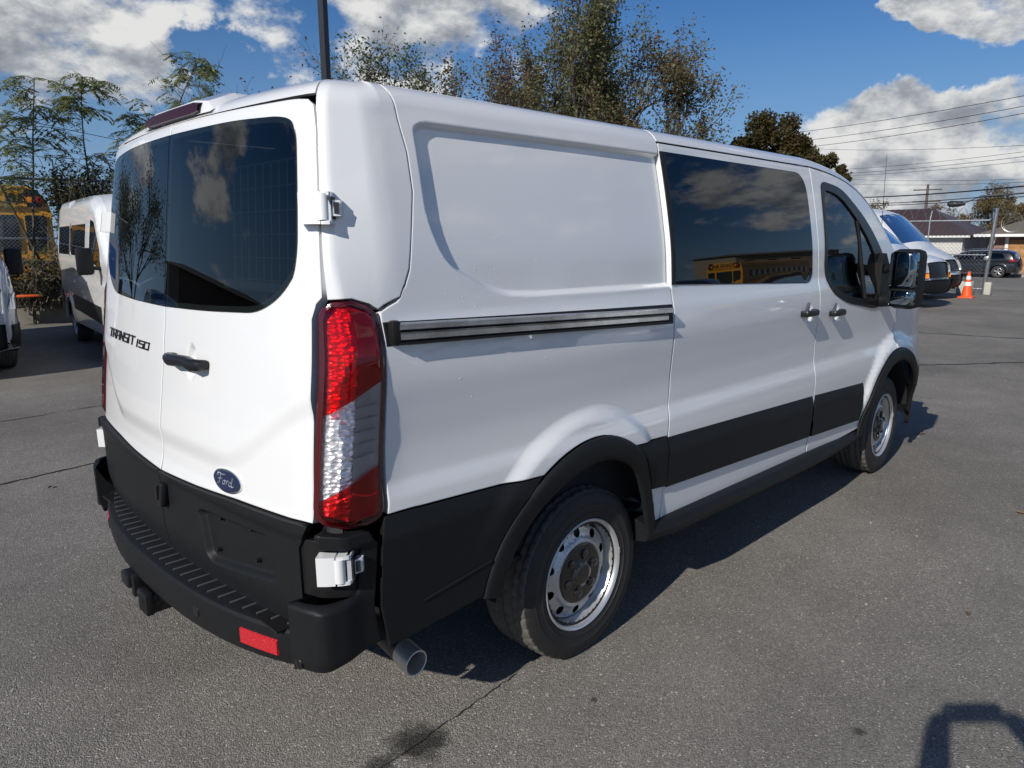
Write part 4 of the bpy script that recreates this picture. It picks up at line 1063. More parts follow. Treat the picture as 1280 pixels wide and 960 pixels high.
def make_vehicle(name, label, cat, spec, loc, heading, group=None, plastic=False):
    """spec: profile (x forward from the tail), widths, windows; the thing's own x axis points forward"""
    th = empty(name, loc, heading, label, cat, group)
    prof = rounded([tuple(p) for p in spec['profile']], spec.get('soft', .12), 4)     # open polyline, rear bottom -> over -> front bottom
    prof = [p for p in prof if True]
    z0 = spec['profile'][0][1]
    W, belt, tumble, r = spec['W'], spec['belt'], spec['tumble'], spec.get('r', .12)
    L = spec['profile'][-1][0]; paint = spec['paint']
    _p = np.array(prof); _s = np.concatenate([[0], np.cumsum(np.linalg.norm(np.diff(_p, axis=0), axis=1))]); _u = np.linspace(0, _s[-1], int(_s[-1]/.04))
    PR = np.stack([np.interp(_u, _s, _p[:, 0]), np.interp(_u, _s, _p[:, 1])], 1)
    for _k in range(10): PR[1:-1] = (PR[:-2] + 2*PR[1:-1] + PR[2:])/4
    prof = [tuple(q) for q in PR]
    seg = np.linalg.norm(np.diff(PR, axis=0), axis=1); T = np.concatenate([[0], np.cumsum(seg)])
    def wid(x, z):
        w = W - tumble*np.clip((z-belt)/(spec['H']-belt), 0, 1)**1.2 - .03*np.clip((.5-z)/.3, 0, 1)
        return w - spec.get('nose', .16)*np.clip((x-(L-1.0))/1.0, 0, 1)**2.2 - spec.get('tail', .08)*np.clip((.7-x)/.7, 0, 1)**2.2
    def dist(x, z):
        d = np.full(np.shape(x), 1e9)
        for (ax, az), (bx, bz) in zip(prof[:-1], prof[1:]):
            ex, ez = bx-ax, bz-az; LL = ex*ex + ez*ez + 1e-12
            t = np.clip(((x-ax)*ex + (z-az)*ez)/LL, 0, 1); d = np.minimum(d, np.hypot(x-ax-t*ex, z-az-t*ez))
        return d
    def side(off=0.):
        def f(x, z):
            d = np.clip(dist(x, z), 0.0, r); ins = r - np.sqrt(np.clip(r*r - (r-d)**2, 0, None))
            y = wid(x, z) - ins - spec.get('waist', .02)*np.exp(-((z-belt+.18)/.10)**2)*1.0 + off
            for cx in spec['wheels']:
                y = y + .022*(1 - sstep(spec['Rw']+.07, spec['Rw']+.20, np.hypot(x-cx, z-spec['Rw'])))
            return np.stack([x, -y, z], -1)
        return f
    def strip(off=0.):
        nx = np.interp
        dx = np.gradient(PR[:, 0], T); dz = np.gradient(PR[:, 1], T)
        def f(t, u):
            x = np.interp(t, T, PR[:, 0]); z = np.interp(t, T, PR[:, 1]); a = np.interp(t, T, dx); b = np.interp(t, T, dz)
            n = np.hypot(a, b) + 1e-9; nX, nZ = -b/n, a/n
            hw = wid(x, z) - r; cr = (spec.get('crown', .05) + .08*np.clip(np.abs(nX), 0, 1)*(z > .2))*(1 - np.clip(u, -1, 1)**2) + off
            return np.stack([x + nX*cr, -u*hw, z + nZ*cr], -1)
        return f
    bot = [(L - .02, z0)]
    for cx in sorted(spec['wheels'], reverse=True):
        Rr = spec['Rw'] + .06; a0 = math.asin(max(-1, min(1, (z0-spec['Rw'])/Rr)))
        bot += [(cx + Rr*cos(t), spec['Rw'] + Rr*sin(t)) for t in np.linspace(a0, pi-a0, 14)]
    outline = list(prof) + bot[1:]
    st = spec.get('step', .09)
    for mir in (False, True):
        holes = [rounded(w, .05, 3) for w in spec['windows']]
        b = patch('body_side', outline, side(), st, paint, th, holes, mirror=mir, flange=.04, bevel=.006)
        for w in holes: patch('side_window', w, side(-.006), .15, spec.get('glass', GLASS_D), b, mirror=mir, flange=0, bevel=0)
        for (nm, pl, o, mm) in spec.get('side_bits', []): patch(nm, rounded(pl, .02, 2), side(o), .08, mm, b, mirror=mir, flange=.012, bevel=.003)
        for (cx) in spec['wheels']:
            m = MB(); s_ = 1 if mir else -1; n = 16; vs = []
            Rr = spec['Rw'] + .075
            for i in range(n+1):
                q = -.2 + (pi+.4)*i/n; vs += [(cx + Rr*cos(q), s_*(W-.05), spec['Rw'] + Rr*sin(q)), (cx + Rr*cos(q), s_*(W-.4), spec['Rw'] + Rr*sin(q))]
            m.add(vs, [(2*i, 2*i+1, 2*i+3, 2*i+2) for i in range(n)], True); m.build('wheel_well', UNDER, th)
    for mir in (False, True): patch('inner_lining', outline, side(-.035), .16, CABIN, th, holes, mirror=mir, flange=0, bevel=0)
    def t_at(x, z): return float(T[int(np.argmin(np.hypot(PR[:, 0]-x, PR[:, 1]-z)))])
    hs = []
    for (p0, p1, u0, u1) in spec['screens']:
        ta, tb = t_at(*p0), t_at(*p1); hs.append(rounded([(ta, -u0), (ta, u0), (tb, u1), (tb, -u1)], .08, 4))
    sp = patch('body_top', [(0, -1), (0, 1), (float(T[-1]), 1), (float(T[-1]), -1)], strip(), .11, paint, th, hs, flange=.0, bevel=0)
    for h in hs: patch('windscreen', h, strip(-.004), .07, spec.get('glass', GLASS_D) if h is not hs[-1] else spec.get('front_glass', glass_mat('windscreen_glass', (.22, .30, .29))), sp, flange=0, bevel=0)
    for (nm, p0, p1, u0, u1, o, mm) in spec.get('front_bits', []):
        ta, tb = t_at(*p0), t_at(*p1)
        patch(nm, rounded([(ta, u0), (ta, u1), (tb, u1), (tb, u0)], .02, 2), strip(o), .08, mm, sp, flange=.03, bevel=.004)
    for cx in spec['wheels']:
        for s_ in (-1, 1):
            if spec.get('steel'): steel_wheel(th, cx, s_*(W-.155), s_, 0, *TYSET)
            else: alloy_wheel(th, cx, s_*(W-.14), spec['Rw'], SHARED)
    m = MB(); m.box((L/2, 0, z0+.12), (L-.5, 2*W-.5, .2)); m.build('underbody', UNDER, th)
    m = MB(); m.box((L*.45, 0, belt-.25), (L*.55, 2*W-.4, .3)); 
    for q in spec.get('seats', []): m.box((q, 0, belt+.05), (.25, 1.2, .55), bev=.05)
    m.build('cabin_interior', CABIN, th)
    mx, mz = spec['mirror']; big = spec.get('big_mirror', False)
    for s_ in (-1, 1):
        m = MB(); y = W + (.17 if big else .10)
        m.box((mx, s_*y, mz), (.14, .20, .36) if big else (.14, .20, .14), bev=.04); m.tube([(mx+.08, s_*(W-.06), mz-.10), (mx, s_*y, mz-.08)], .03, 6)
        m.build('mirror', TRIM if big else paint, th)
    return th
TYSET = None
def grab_wheel():
    """share the big van's wheel meshes with its neighbours"""
    w = [c for c in VAN.children if c.name.startswith('wheel') and len(c.children) > 3][0]
    ty = [c for c in w.children if c.name.startswith('tyre')][0]
    return ty.data, [c for c in w.children if not c.name.startswith('tyre')]
TYSET = grab_wheel()

DARK_PAINT = mat('black_car_paint', (.010, .011, .014), .22, coat=1)
GREY_PAINT = mat('dark_grey_car_paint', (.05, .053, .06), .25, .3, coat=1)
SILVER_PAINT = mat('silver_car_paint', (.42, .43, .45), .3, .5, coat=1)
AMBER = mat('amber_lens', (.85, .28, .02), .15, coat=1); REDL = mat('red_tail_lens', (.35, .01, .015), .15, coat=1)
HEAD = mat('headlamp_clear', (.42, .44, .46), .12, .4, coat=1)
def transit_spec(H=2.5, paint=PAINT):
    return dict(profile=[(.03, .36), (.0, .55), (.04, 1.1), (.14, H-.15), (.32, H), (3.25, H-.01), (3.75, H-.16), (4.25, H-.62 if H > 2.3 else 1.82), (4.70, 1.42), (5.2, 1.20), (5.44, 1.02), (5.55, .72), (5.55, .34)],
        W=1.02, belt=1.35, tumble=.13, H=H, r=.12, wheels=[1.2, 4.52], Rw=.348, paint=paint, steel=True, step=.10,
        windows=[[(1.75, 1.46), (1.75, H-.42 if H > 2.3 else 1.98), (3.05, H-.42 if H > 2.3 else 1.98), (3.05, 1.44)], [(3.32, 1.40), (3.36, 1.98), (3.68, 1.93), (4.15, 1.55), (4.2, 1.28)]],
        side_bits=[('bumper_end', [(5.08, .37), (5.16, .66), (5.52, .66), (5.53, .37)], .014, TRIM), ('headlight', [(5.18, .84), (5.22, 1.04), (5.38, 1.02), (5.50, .84)], .008, HEAD), ('cladding', [(.35, .86), (.66, .86), (.75, .60), (.72, .42), (.35, .42)], .012, TRIM), ('cladding', [(1.72, .83), (3.95, .76), (3.92, .52), (1.72, .60)], .012, TRIM), ('window_frame', [(1.72, 1.43), (1.72, H-.38 if H > 2.3 else 2.0), (1.75, H-.38 if H > 2.3 else 2.0), (1.75, 1.43)], .004, SEAL)],
        screens=[((3.82, H-.22), (4.62, 1.50), .86, .92)],
        front_bits=[('bumper', (5.55, .66), (5.55, .36), -1.0, 1.0, .035, TRIM), ('grille', (5.44, 1.0), (5.54, .74), -.46, .46, .015, TRIM2), ('headlight', (5.36, 1.07), (5.53, .78), -.99, -.58, .012, HEAD), ('headlight', (5.36, 1.07), (5.53, .78), .58, .99, .012, HEAD)],
        mirror=(4.15, 1.40), big_mirror=True, seats=[3.2])
def suv_spec(paint, H=1.70, L=4.72):
    return dict(profile=[(.05, .32), (.0, .60), (.06, 1.02), (.30, 1.50), (.62, H-.03), (1.4, H), (2.6, H-.04), (3.0, H-.16), (3.62, 1.12), (4.3, .98), (4.62, .80), (L, .55), (L-.05, .28)],
        W=.94, belt=1.05, tumble=.20, H=H, r=.10, wheels=[.92, 3.72], Rw=.36, paint=paint, step=.10,
        windows=[[(.62, 1.16), (.80, H-.17), (1.35, H-.15), (1.35, 1.12)], [(1.42, 1.11), (1.42, H-.15), (2.15, H-.15), (2.20, 1.09)], [(2.27, 1.08), (2.22, H-.15), (2.62, H-.18), (3.20, 1.08)]],
        side_bits=[('tail_light', [(.06, .98), (.10, 1.10), (.42, 1.06), (.38, .98)], .012, REDL), ('sill_trim', [(1.38, .40), (1.38, .30), (3.28, .30), (3.28, .40)], .012, TRIM)],
        screens=[((.12, 1.12), (.44, 1.60), .80, .72), ((2.95, H-.14), (3.50, 1.18), .80, .88)],
        front_bits=[('grille', (4.55, .84), (4.70, .60), -.5, .5, .012, TRIM2), ('bumper', (4.70, .50), (4.68, .30), -.9, .9, .02, TRIM), ('headlight', (4.45, .90), (4.62, .78), -.97, -.62, .01, HEAD), ('headlight', (4.45, .90), (4.62, .78), .62, .97, .01, HEAD)],
        mirror=(3.15, 1.12), seats=[2.0])
def sedan_spec(paint): 
    s = suv_spec(paint, 1.46, 4.72)
    s['profile'] = [(.05, .30), (.0, .55), (.06, .98), (.62, 1.08), (1.35, 1.38), (1.8, 1.45), (2.4, 1.44), (2.75, 1.36), (3.45, 1.00), (4.3, .86), (4.62, .70), (4.72, .50), (4.66, .26)]
    s['windows'] = [[(1.12, 1.02), (1.52, 1.30), (2.0, 1.34), (2.02, 1.0)], [(2.09, 1.0), (2.07, 1.34), (2.45, 1.33), (3.02, .99)]]
    s['screens'] = [((.75, 1.13), (1.25, 1.33), .78, .72), ((2.72, 1.36), (3.35, 1.05), .78, .88)]
    s['side_bits'] = [('tail_light', [(.04, .80), (.04, .92), (.40, .93), (.36, .82)], .012, REDL)]; s['W'] = .91; s['belt'] = .95; s['Rw'] = .33; s['mirror'] = (2.95, 1.02)
    s['front_bits'] = [('grille', (4.60, .72), (4.71, .50), -.5, .5, .012, TRIM2), ('headlight', (4.40, .82), (4.60, .72), -.97, -.62, .01, HEAD), ('headlight', (4.40, .82), (4.60, .72), .62, .97, .01, HEAD)]
    return s
def express_spec():
    return dict(profile=[(.03, .40), (.0, .6), (.02, 1.2), (.10, 1.95), (.28, 2.09), (3.55, 2.09), (3.85, 2.00), (4.55, 1.40), (4.75, 1.32), (5.45, 1.18), (5.60, 1.08), (5.66, .70), (5.66, .40)],
        W=1.0, belt=1.25, tumble=.16, H=2.1, r=.11, wheels=[1.25, 4.68], Rw=.37, paint=mat('plain_white_paint', (.78, .79, .80), .3, coat=1), step=.10,
        windows=[[(3.35, 1.28), (3.40, 1.88), (3.78, 1.86), (4.35, 1.34)]], side_bits=[('bumper_end', [(5.22, .44), (5.24, .68), (5.63, .68), (5.63, .44)], .030, TRIM), ('headlight', [(5.30, .86), (5.30, 1.06), (5.58, 1.04), (5.62, .86)], .010, TRIM2), ('side_marker', [(5.34, .75), (5.34, .84), (5.63, .84), (5.63, .75)], .014, AMBER)],
        screens=[((3.90, 1.96), (4.50, 1.45), .86, .92)],
        front_bits=[('bumper', (5.66, .68), (5.66, .42), -1.0, 1.0, .07, TRIM), ('grille', (5.60, 1.06), (5.66, .72), -.60, .60, .015, TRIM2), ('headlight', (5.60, 1.06), (5.65, .86), -.97, -.64, .01, HEAD), ('headlight', (5.60, 1.06), (5.65, .86), .64, .97, .01, HEAD), ('indicator', (5.65, .84), (5.66, .74), -.98, -.66, .012, AMBER), ('indicator', (5.65, .84), (5.66, .74), .66, .98, .012, AMBER)],
        mirror=(4.05, 1.45), big_mirror=True, seats=[3.4])
DOWN = -pi/2
def head_down(x, y_nose, L, rot=0.):
    """origin (tail) of a vehicle whose nose points to -y at (x, y_nose)"""
    h = DOWN + rot; return (x - cos(h)*L, y_nose - sin(h)*L, 0), h

l, h = (3.62, 12.35, 0), radians(-95.7)
WAGON = transit_spec(2.34); WAGON['windows'].append([(.32, 1.47), (.36, 1.91), (1.66, 1.92), (1.66, 1.46)])
make_vehicle('parked_van', 'white mid-roof van with shaded lower side parked before the low concrete wall', 'van', WAGON, l, h, 'vans parked in the left row')
l, h = head_down(.22, 7.95, 5.55)
s_ = transit_spec(2.12, mat('shade_grey_car_paint', (.36, .37, .39), .3, coat=1))  # shade on the pale wing is put into the paint as grey
make_vehicle('parked_van', 'pale van cut by the left edge, only front wing and mirror showing', 'van', s_, l, h, 'vans parked in the left row')
l, h = head_down(18.75, 2.60, 5.66, -.17)
ex = make_vehicle('parked_van', 'white low van with black grille, amber indicator and tall whip aerial', 'van', express_spec(), l, h, 'vans parked by the gate')
m = MB(); m.tube([(4.72, -.86, 1.33), (4.72, -.88, 2.2), (4.70, -.90, 3.62)], [.010, .007, .004], 5); m.build('aerial', SEAL, ex)
m = MB(); m.tube([(5.70, 0, .90), (5.708, 0, .90)], .05, 12)
m.build('grille_badge', mat('dull_gold_badge', (.35, .25, .10), .3, .8), ex)
l, h = head_down(21.9, 3.12, 5.55, -.17)
t2 = make_vehicle('parked_van', 'white high-roof van with black grille bars, farther of the two by the gate', 'van', transit_spec(2.5), l, h, 'vans parked by the gate')
SUV = make_vehicle('parked_car', 'black suv with silver roof rails parked along the street in front of the brick house', 'suv', suv_spec(DARK_PAINT, 1.62), (51.5, 6.9, -.66), pi/2, 'cars along the street')
m = MB(); [m.tube([(.8, s*.66, 1.70), (1.0, s*.68, 1.745), (2.5, s*.68, 1.72), (2.8, s*.66, 1.64)], .02, 6) for s in (-1, 1)]; m.cur = 0
for s in (-1, 1):
    m = MB(); m.tube([(.8, s*.66, 1.69), (1.0, s*.68, 1.745), (2.5, s*.68, 1.72), (2.8, s*.66, 1.63)], .02, 6); m.build('roof_rail', ALU, SUV)
c2 = make_vehicle('parked_car', 'dark car on the street seen just over the bonnet of the high-roof white van', 'car', sedan_spec(GREY_PAINT), (51.6, 12.6, -.62), pi/2, 'cars along the street')

# cars on the far side of the lot (they show in the windows and paint)
OPP = [('silver', suv_spec(SILVER_PAINT), 'suv', (9.5, -9.0)), ('white', sedan_spec(PAINT), 'car', (6.6, -5.3)), ('black', sedan_spec(DARK_PAINT), 'car', (15.6, -9.1)), ('dark grey', suv_spec(GREY_PAINT), 'suv', (18.7, -9.0)), ('black', suv_spec(DARK_PAINT), 'suv', (21.8, -9.2))]
protos = {}
for i, (cn, sp, ct, (x, y)) in enumerate(OPP):
    where = ['nearest the foreground van', 'side on to the big van', 'third along its row, in the middle', 'fourth along its row', 'last of its row, nearest the gate'][i]
    make_vehicle('parked_car', cn + ' ' + ct + ' parked across the lot, ' + where, ct, sp, (x, y, 0), -pi/2 if i != 1 else 0, 'cars parked across the lot')
for i, (cn, pm, (x, y), hd) in enumerate([('black', DARK_PAINT, (-4.2, 14.0), -pi/2 + .1), ('dark grey', GREY_PAINT, (-8.6, 13.2), -pi/2 + .05)]):
    make_vehicle('parked_car', cn + ' suv parked beyond the left edge of the lot, facing the big van', 'suv', suv_spec(pm), (x, y, 0), hd, 'suvs on the left side of the lot')
# ---------------------------------------------------------------- ground
def zg(x): return -.66*sstep(24, 50, x) - .24*sstep(52, 70, x)
def strip_mesh(path, width, lift, jitter=0., seed=1, z=None):
    rnd = random.Random(seed); vs = []
    n = len(path)
    for i, (x, y) in enumerate(path):
        a = path[max(i-1, 0)]; b = path[min(i+1, n-1)]; d = Vector((b[0]-a[0], b[1]-a[1])).normalized(); nn = Vector((-d.y, d.x))
        w = width*(.5 + rnd.uniform(-.22, .22)) if jitter else width/2; o = rnd.uniform(-jitter, jitter)
        for s in (-1, 1): vs.append((x + nn.x*(s*w+o), y + nn.y*(s*w+o), float(zg(x)) + lift))
    return vs, [(2*i, 2*i+2, 2*i+3, 2*i+1) for i in range(n-1)]

def asphalt_mat():
    m = bpy.data.materials.new('worn_asphalt'); m.use_nodes = True; nt = m.node_tree; N = nt.nodes; L = nt.links; b = N['Principled BSDF']
    tc = N.new('ShaderNodeTexCoord'); P = tc.outputs['Object']
    def noise(sc, det=4, rough=.6):
        t = N.new('ShaderNodeTexNoise'); t.inputs['Scale'].default_value = sc; t.inputs['Detail'].default_value = det; t.inputs['Roughness'].default_value = rough; L.new(P, t.inputs['Vector']); return t.outputs['Fac']
    def rng(s, a, b_, c, d):
        r = N.new('ShaderNodeMapRange'); L.new(s, r.inputs[0]); r.inputs[1].default_value = a; r.inputs[2].default_value = b_; r.inputs[3].default_value = c; r.inputs[4].default_value = d; return r.outputs[0]
    def mul(a, c):
        q = N.new('ShaderNodeMath'); q.operation = 'MULTIPLY'
        for i, s in enumerate((a, c)):
            if isinstance(s, float): q.inputs[i].default_value = s
            else: L.new(s, q.inputs[i])
        return q.outputs[0]
    v = N.new('ShaderNodeTexVoronoi'); v.inputs['Scale'].default_value = 185; L.new(P, v.inputs['Vector'])
    stone = N.new('ShaderNodeSeparateColor'); L.new(v.outputs['Color'], stone.inputs[0])
    grain = rng(stone.outputs[0], 0, 1, .66, 1.32); bright = rng(stone.outputs[1], .955, .985, 1.0, 2.2)
    fine = rng(noise(420, 3), .3, .7, .78, 1.22)
    big = rng(noise(.42, 7, .62), .34, .68, .78, 1.18); mid = rng(noise(2.6, 6, .62), .3, .7, .91, 1.08)
    k = mul(mul(mul(grain, bright), mul(fine, big)), mid)
    # tyre-dark drips and stains
    geo = N.new('ShaderNodeNewGeometry')
    for (x, y, r, a) in ((.455, -.925, .11, .22), (.30, -.93, .05, .35), (1.55, -1.95, .028, .35), (1.05, -1.2, .015, .35), (9.4, .2, .6, .8), (7.0, 1.6, .5, .84), (2.0, 4.5, .8, .88), (4.6, -1.75, .35, .88), (6.3, -1.2, .9, .90), (.3, 5.2, .9, .88), (11.5, -1.6, 1.1, .86), (3.1, -2.1, .22, .90)):
        d = N.new('ShaderNodeVectorMath'); d.operation = 'DISTANCE'; L.new(geo.outputs['Position'], d.inputs[0]); d.inputs[1].default_value = (x, y, 0)
        w = N.new('ShaderNodeMath'); w.operation = 'ADD'; L.new(mul(noise(14 if r < .5 else 2, 5), r*1.5), w.inputs[0]); L.new(d.outputs['Value'], w.inputs[1])
        k = mul(k, rng(w.outputs[0], r*1.25, r*1.85, a, 1.0))
    c = N.new('ShaderNodeMix'); c.data_type = 'RGBA'; c.blend_type = 'MULTIPLY'; c.inputs[0].default_value = 1
    c.inputs[6].default_value = (.224, .209, .186, 1); comb = N.new('ShaderNodeCombineColor')
    for i in range(3): L.new(k, comb.inputs[i])
    L.new(comb.outputs[0], c.inputs[7]); L.new(c.outputs[2], b.inputs['Base Color']); b.inputs['Roughness'].default_value = .88; b.inputs['Specular IOR Level'].default_value = .25
    hsum = N.new('ShaderNodeMath'); hsum.operation = 'ADD'; L.new(rng(v.outputs['Distance'], 0, .7, 1, 0), hsum.inputs[0]); L.new(mul(stone.outputs[2], .8), hsum.inputs[1])
    bp = N.new('ShaderNodeBump'); bp.inputs['Strength'].default_value = .75; bp.inputs['Distance'].default_value = .0042; L.new(hsum.outputs[0], bp.inputs['Height']); L.new(bp.outputs[0], b.inputs['Normal'])
    return m
ASPH = asphalt_mat()
xs = [-300, -60, -20] + list(range(-10, 24, 4)) + [24 + 3*i for i in range(17)] + [90, 140, 300, 900, 2200]; ysg = [-900, -200, -60, -20, 0, 20, 60, 200, 900]
vs = [(x, y, float(zg(x))) for x in xs for y in ysg]; ny = len(ysg)
me = bpy.data.meshes.new('ground'); me.from_pydata(vs, [], [(i*ny+j, (i+1)*ny+j, (i+1)*ny+j+1, i*ny+j+1) for i in range(len(xs)-1) for j in range(ny-1)])
tag(link('ground', me, ASPH), kind='structure')
TAR = mat('tar_joint', (.022, .021, .020), .8)
def jig(a, b, n, amp, seed):
    r = random.Random(seed); return [(a[0]+(b[0]-a[0])*i/n + r.uniform(-amp, amp), a[1]+(b[1]-a[1])*i/n + r.uniform(-amp, amp)) for i in range(n+1)]
JOINTS = [(jig((-.9, 3.10), (.80, 3.34), 26, .012, 1), .022), (jig((.959, -.885), (.16, -.955), 30, .005, 3), .0035), (jig((9.0, .95), (9.74, .33), 10, .03, 4), .06), (jig((9.0, .80), (13.2, -2.6), 40, .02, 5), .045), (jig((13.2, 2.6), (14.5, -4.5), 40, .03, 6), .05),
          (jig((-.9, 5.3), (3.2, 5.6), 30, .02, 7), .012), (jig((7.6, 1.6), (8.7, .7), 12, .02, 8), .018), (jig((1.2, -3.9), (9.5, -1.6), 50, .015, 9), .004), (jig((16, -3), (30, 1.0), 40, .05, 12), .09)]
for pth, w in JOINTS:
    v_, f_ = strip_mesh(pth, w, .004, w*.3, 5); me = bpy.data.meshes.new('tar_joint'); me.from_pydata(v_, [], f_); tag(link('tar_joint', me, TAR), kind='structure')
CONC = mat('weathered_concrete', (.34, .32, .28), .85, noise=(3.2, .7, (.20, .19, .165)), bump=(60, .5, .006))
v_, f_ = strip_mesh([(23.0, 4.2), (22.9, 2.0), (22.75, -1.5), (22.5, -9)], .16, .008); me = bpy.data.meshes.new('threshold_strip'); me.from_pydata(v_, [], f_); tag(link('threshold_strip', me, CONC), kind='structure')
m = MB(); m.box((54.2, 0, float(zg(54.2))+.03), (3.2, 90, .24)); tag(m.build('pavement', CONC), kind='structure')
GRASS = mat('dry_verge', (.10, .10, .045), .95, noise=(4, .8, (.17, .14, .08)))
# loose grit and a few dry leaves
rnd_ = random.Random(77); m = MB()
for i in range(420):
    a = rnd_.uniform(-.2, 1.75); D = 1.2 + 9*rnd_.random()**1.6; x = CAM_POS[0] + cos(a)*D; y = CAM_POS[1] + sin(a)*D
    if -.1 < x < 5.6 and -1.1 < y < 1.1: continue
    r = rnd_.uniform(.0022, .0055); m.box((x, y, r*.4), (r*2, r*rnd_.uniform(1.1, 2), r*1.1), rz=rnd_.uniform(0, 3), rx=rnd_.uniform(-.3, .3))
tag(m.build('grit', mat('grit_stone', (.36, .34, .30), .9), fix=False), kind='stuff')
DRY = mat('dry_leaf', (.20, .12, .055), .8)
for i, (x, y, r, wh) in enumerate([(5.9, -.9, .035, 'just ahead of the front wheel shadow'), (7.8, -.2, .04, 'halfway between the big van and the gate'), (2.7, -2.0, .025, 'near the raised-arm shadow at the lower right'), (.25, 2.9, .03, 'left of the rear bumper of the big van'), (9.6, .8, .045, 'by the tar joints beyond the big van'), (4.3, -1.9, .03, 'out from the front wheel at the right')]):
    m = MB(); a = rnd_.uniform(0, 6); m.add([(-r, 0, .004), (-.3*r, .45*r, .010), (.5*r, .35*r, .012), (r, 0, .006), (.5*r, -.35*r, .014), (-.3*r, -.45*r, .009), (0, 0, .003)], [(0, 6, 1), (1, 6, 2), (2, 6, 3), (3, 6, 4), (4, 6, 5), (5, 6, 0)])
    o = m.build('fallen_leaf', DRY, fix=False); o.location = (x, y, .004); o.rotation_euler = (0, 0, a); tag(o, 'small dry brown leaf on the asphalt ' + wh, 'leaf', 'fallen leaves on the asphalt')
# ---------------------------------------------------------------- low wall, fence, bus (left)
WALLY = 15.05
def wall_pt(x): return (x, WALLY - (x-2.5)*.22)
m = MB(); m.prism([(-2.0, 0), (9.0, 0), (9.0, .58), (-2.0, .58)], 'y', 0, .25)
wl = m.build('low_concrete_wall', CONC); wl.location = (0, 15.6, 0); wl.rotation_euler = (0, 0, -.217); tag(wl, 'low weathered concrete wall under the chain link fence at the left', 'wall')
GALV = mat('galvanised_steel', (.40, .42, .43), .42, .85, noise=(9, .6, (.26, .27, .28)))
def coil(mb, a, b, r, turns, wr=.006, n=18):
    a = Vector(a); b = Vector(b); d = (b-a); t = d.normalized(); u = t.cross(Vector((0, 0, 1))).normalized(); w = Vector((0, 0, 1)); pts = []
    for i in range(turns*n+1):
        q = 2*pi*i/n; pts.append(a + d*(i/(turns*n)) + u*cos(q)*r*.6 + w*(sin(q)*r + r))
    mb.tube(pts, wr, 4, caps=False)
def chain_mesh(w, z0, z1, pitch, wr):
    """woven diamonds in the x-z plane"""
    vs = []; fs = []; n = 0
    def seg(x0, za, x1, zb):
        nonlocal n
        L = math.hypot(x1-x0, zb-za); px, pz = -(zb-za)/L*wr, (x1-x0)/L*wr
        vs.extend([(x0+px, -wr, za+pz), (x1+px, -wr, zb+pz), (x1-px, -wr, zb-pz), (x0-px, -wr, za-pz), (x0, wr, za), (x1, wr, zb)])
        fs.extend([(n, n+1, n+2, n+3), (n, n+4, n+5, n+1), (n+3, n+2, n+5, n+4)]); n += 6
    H = z1-z0; k = -int(H/pitch)-1
    while k*pitch < w:
        for s in (1, -1):
            x0 = k*pitch; x1 = x0+H; a, b = z0, z1
            if x0 < 0: a = z0 - x0; x0 = 0.
            if x1 > w: b = z1 - (x1-w); x1 = w
            if b > a + .01:
                if s == 1: seg(x0, a, x1, b)
                else: seg(x0, z1-(a-z0), x1, z1-(b-z0))
        k += 1
    me = bpy.data.meshes.new('chain'); me.from_pydata(vs, [], fs); return me
fen = empty('chain_link_fence', wl.location, -.217, 'chain link fence with vines standing on the low concrete wall before the yellow bus', 'fence')
m = MB()
for x in (-.6, 1.9, 3.42 - .0, 5.9, 8.4):
    m = MB(); m.tube([(x, .12, .5), (x, .12, 3.05)], .036, 10); m.tube([(x, .12, 3.03), (x+.0, .0, 3.32)], .015, 6); m.build('fence_post', GALV, fen)
for z, r in ((2.93, .026), (1.74, .020), (.62, .024)):
    m = MB(); m.tube([(-2, .09, z), (9, .09, z)], r, 8); m.build('fence_rail', GALV, fen)
link('chain_link', chain_mesh(11, .62, 2.93, .075, .0021), GALV, fen).location = (-2, .06, 0)
m = MB(); coil(m, (-1.9, .05, 2.98), (8.8, .05, 2.98), .22, 26, .005); m.build('razor_wire', GALV, fen)

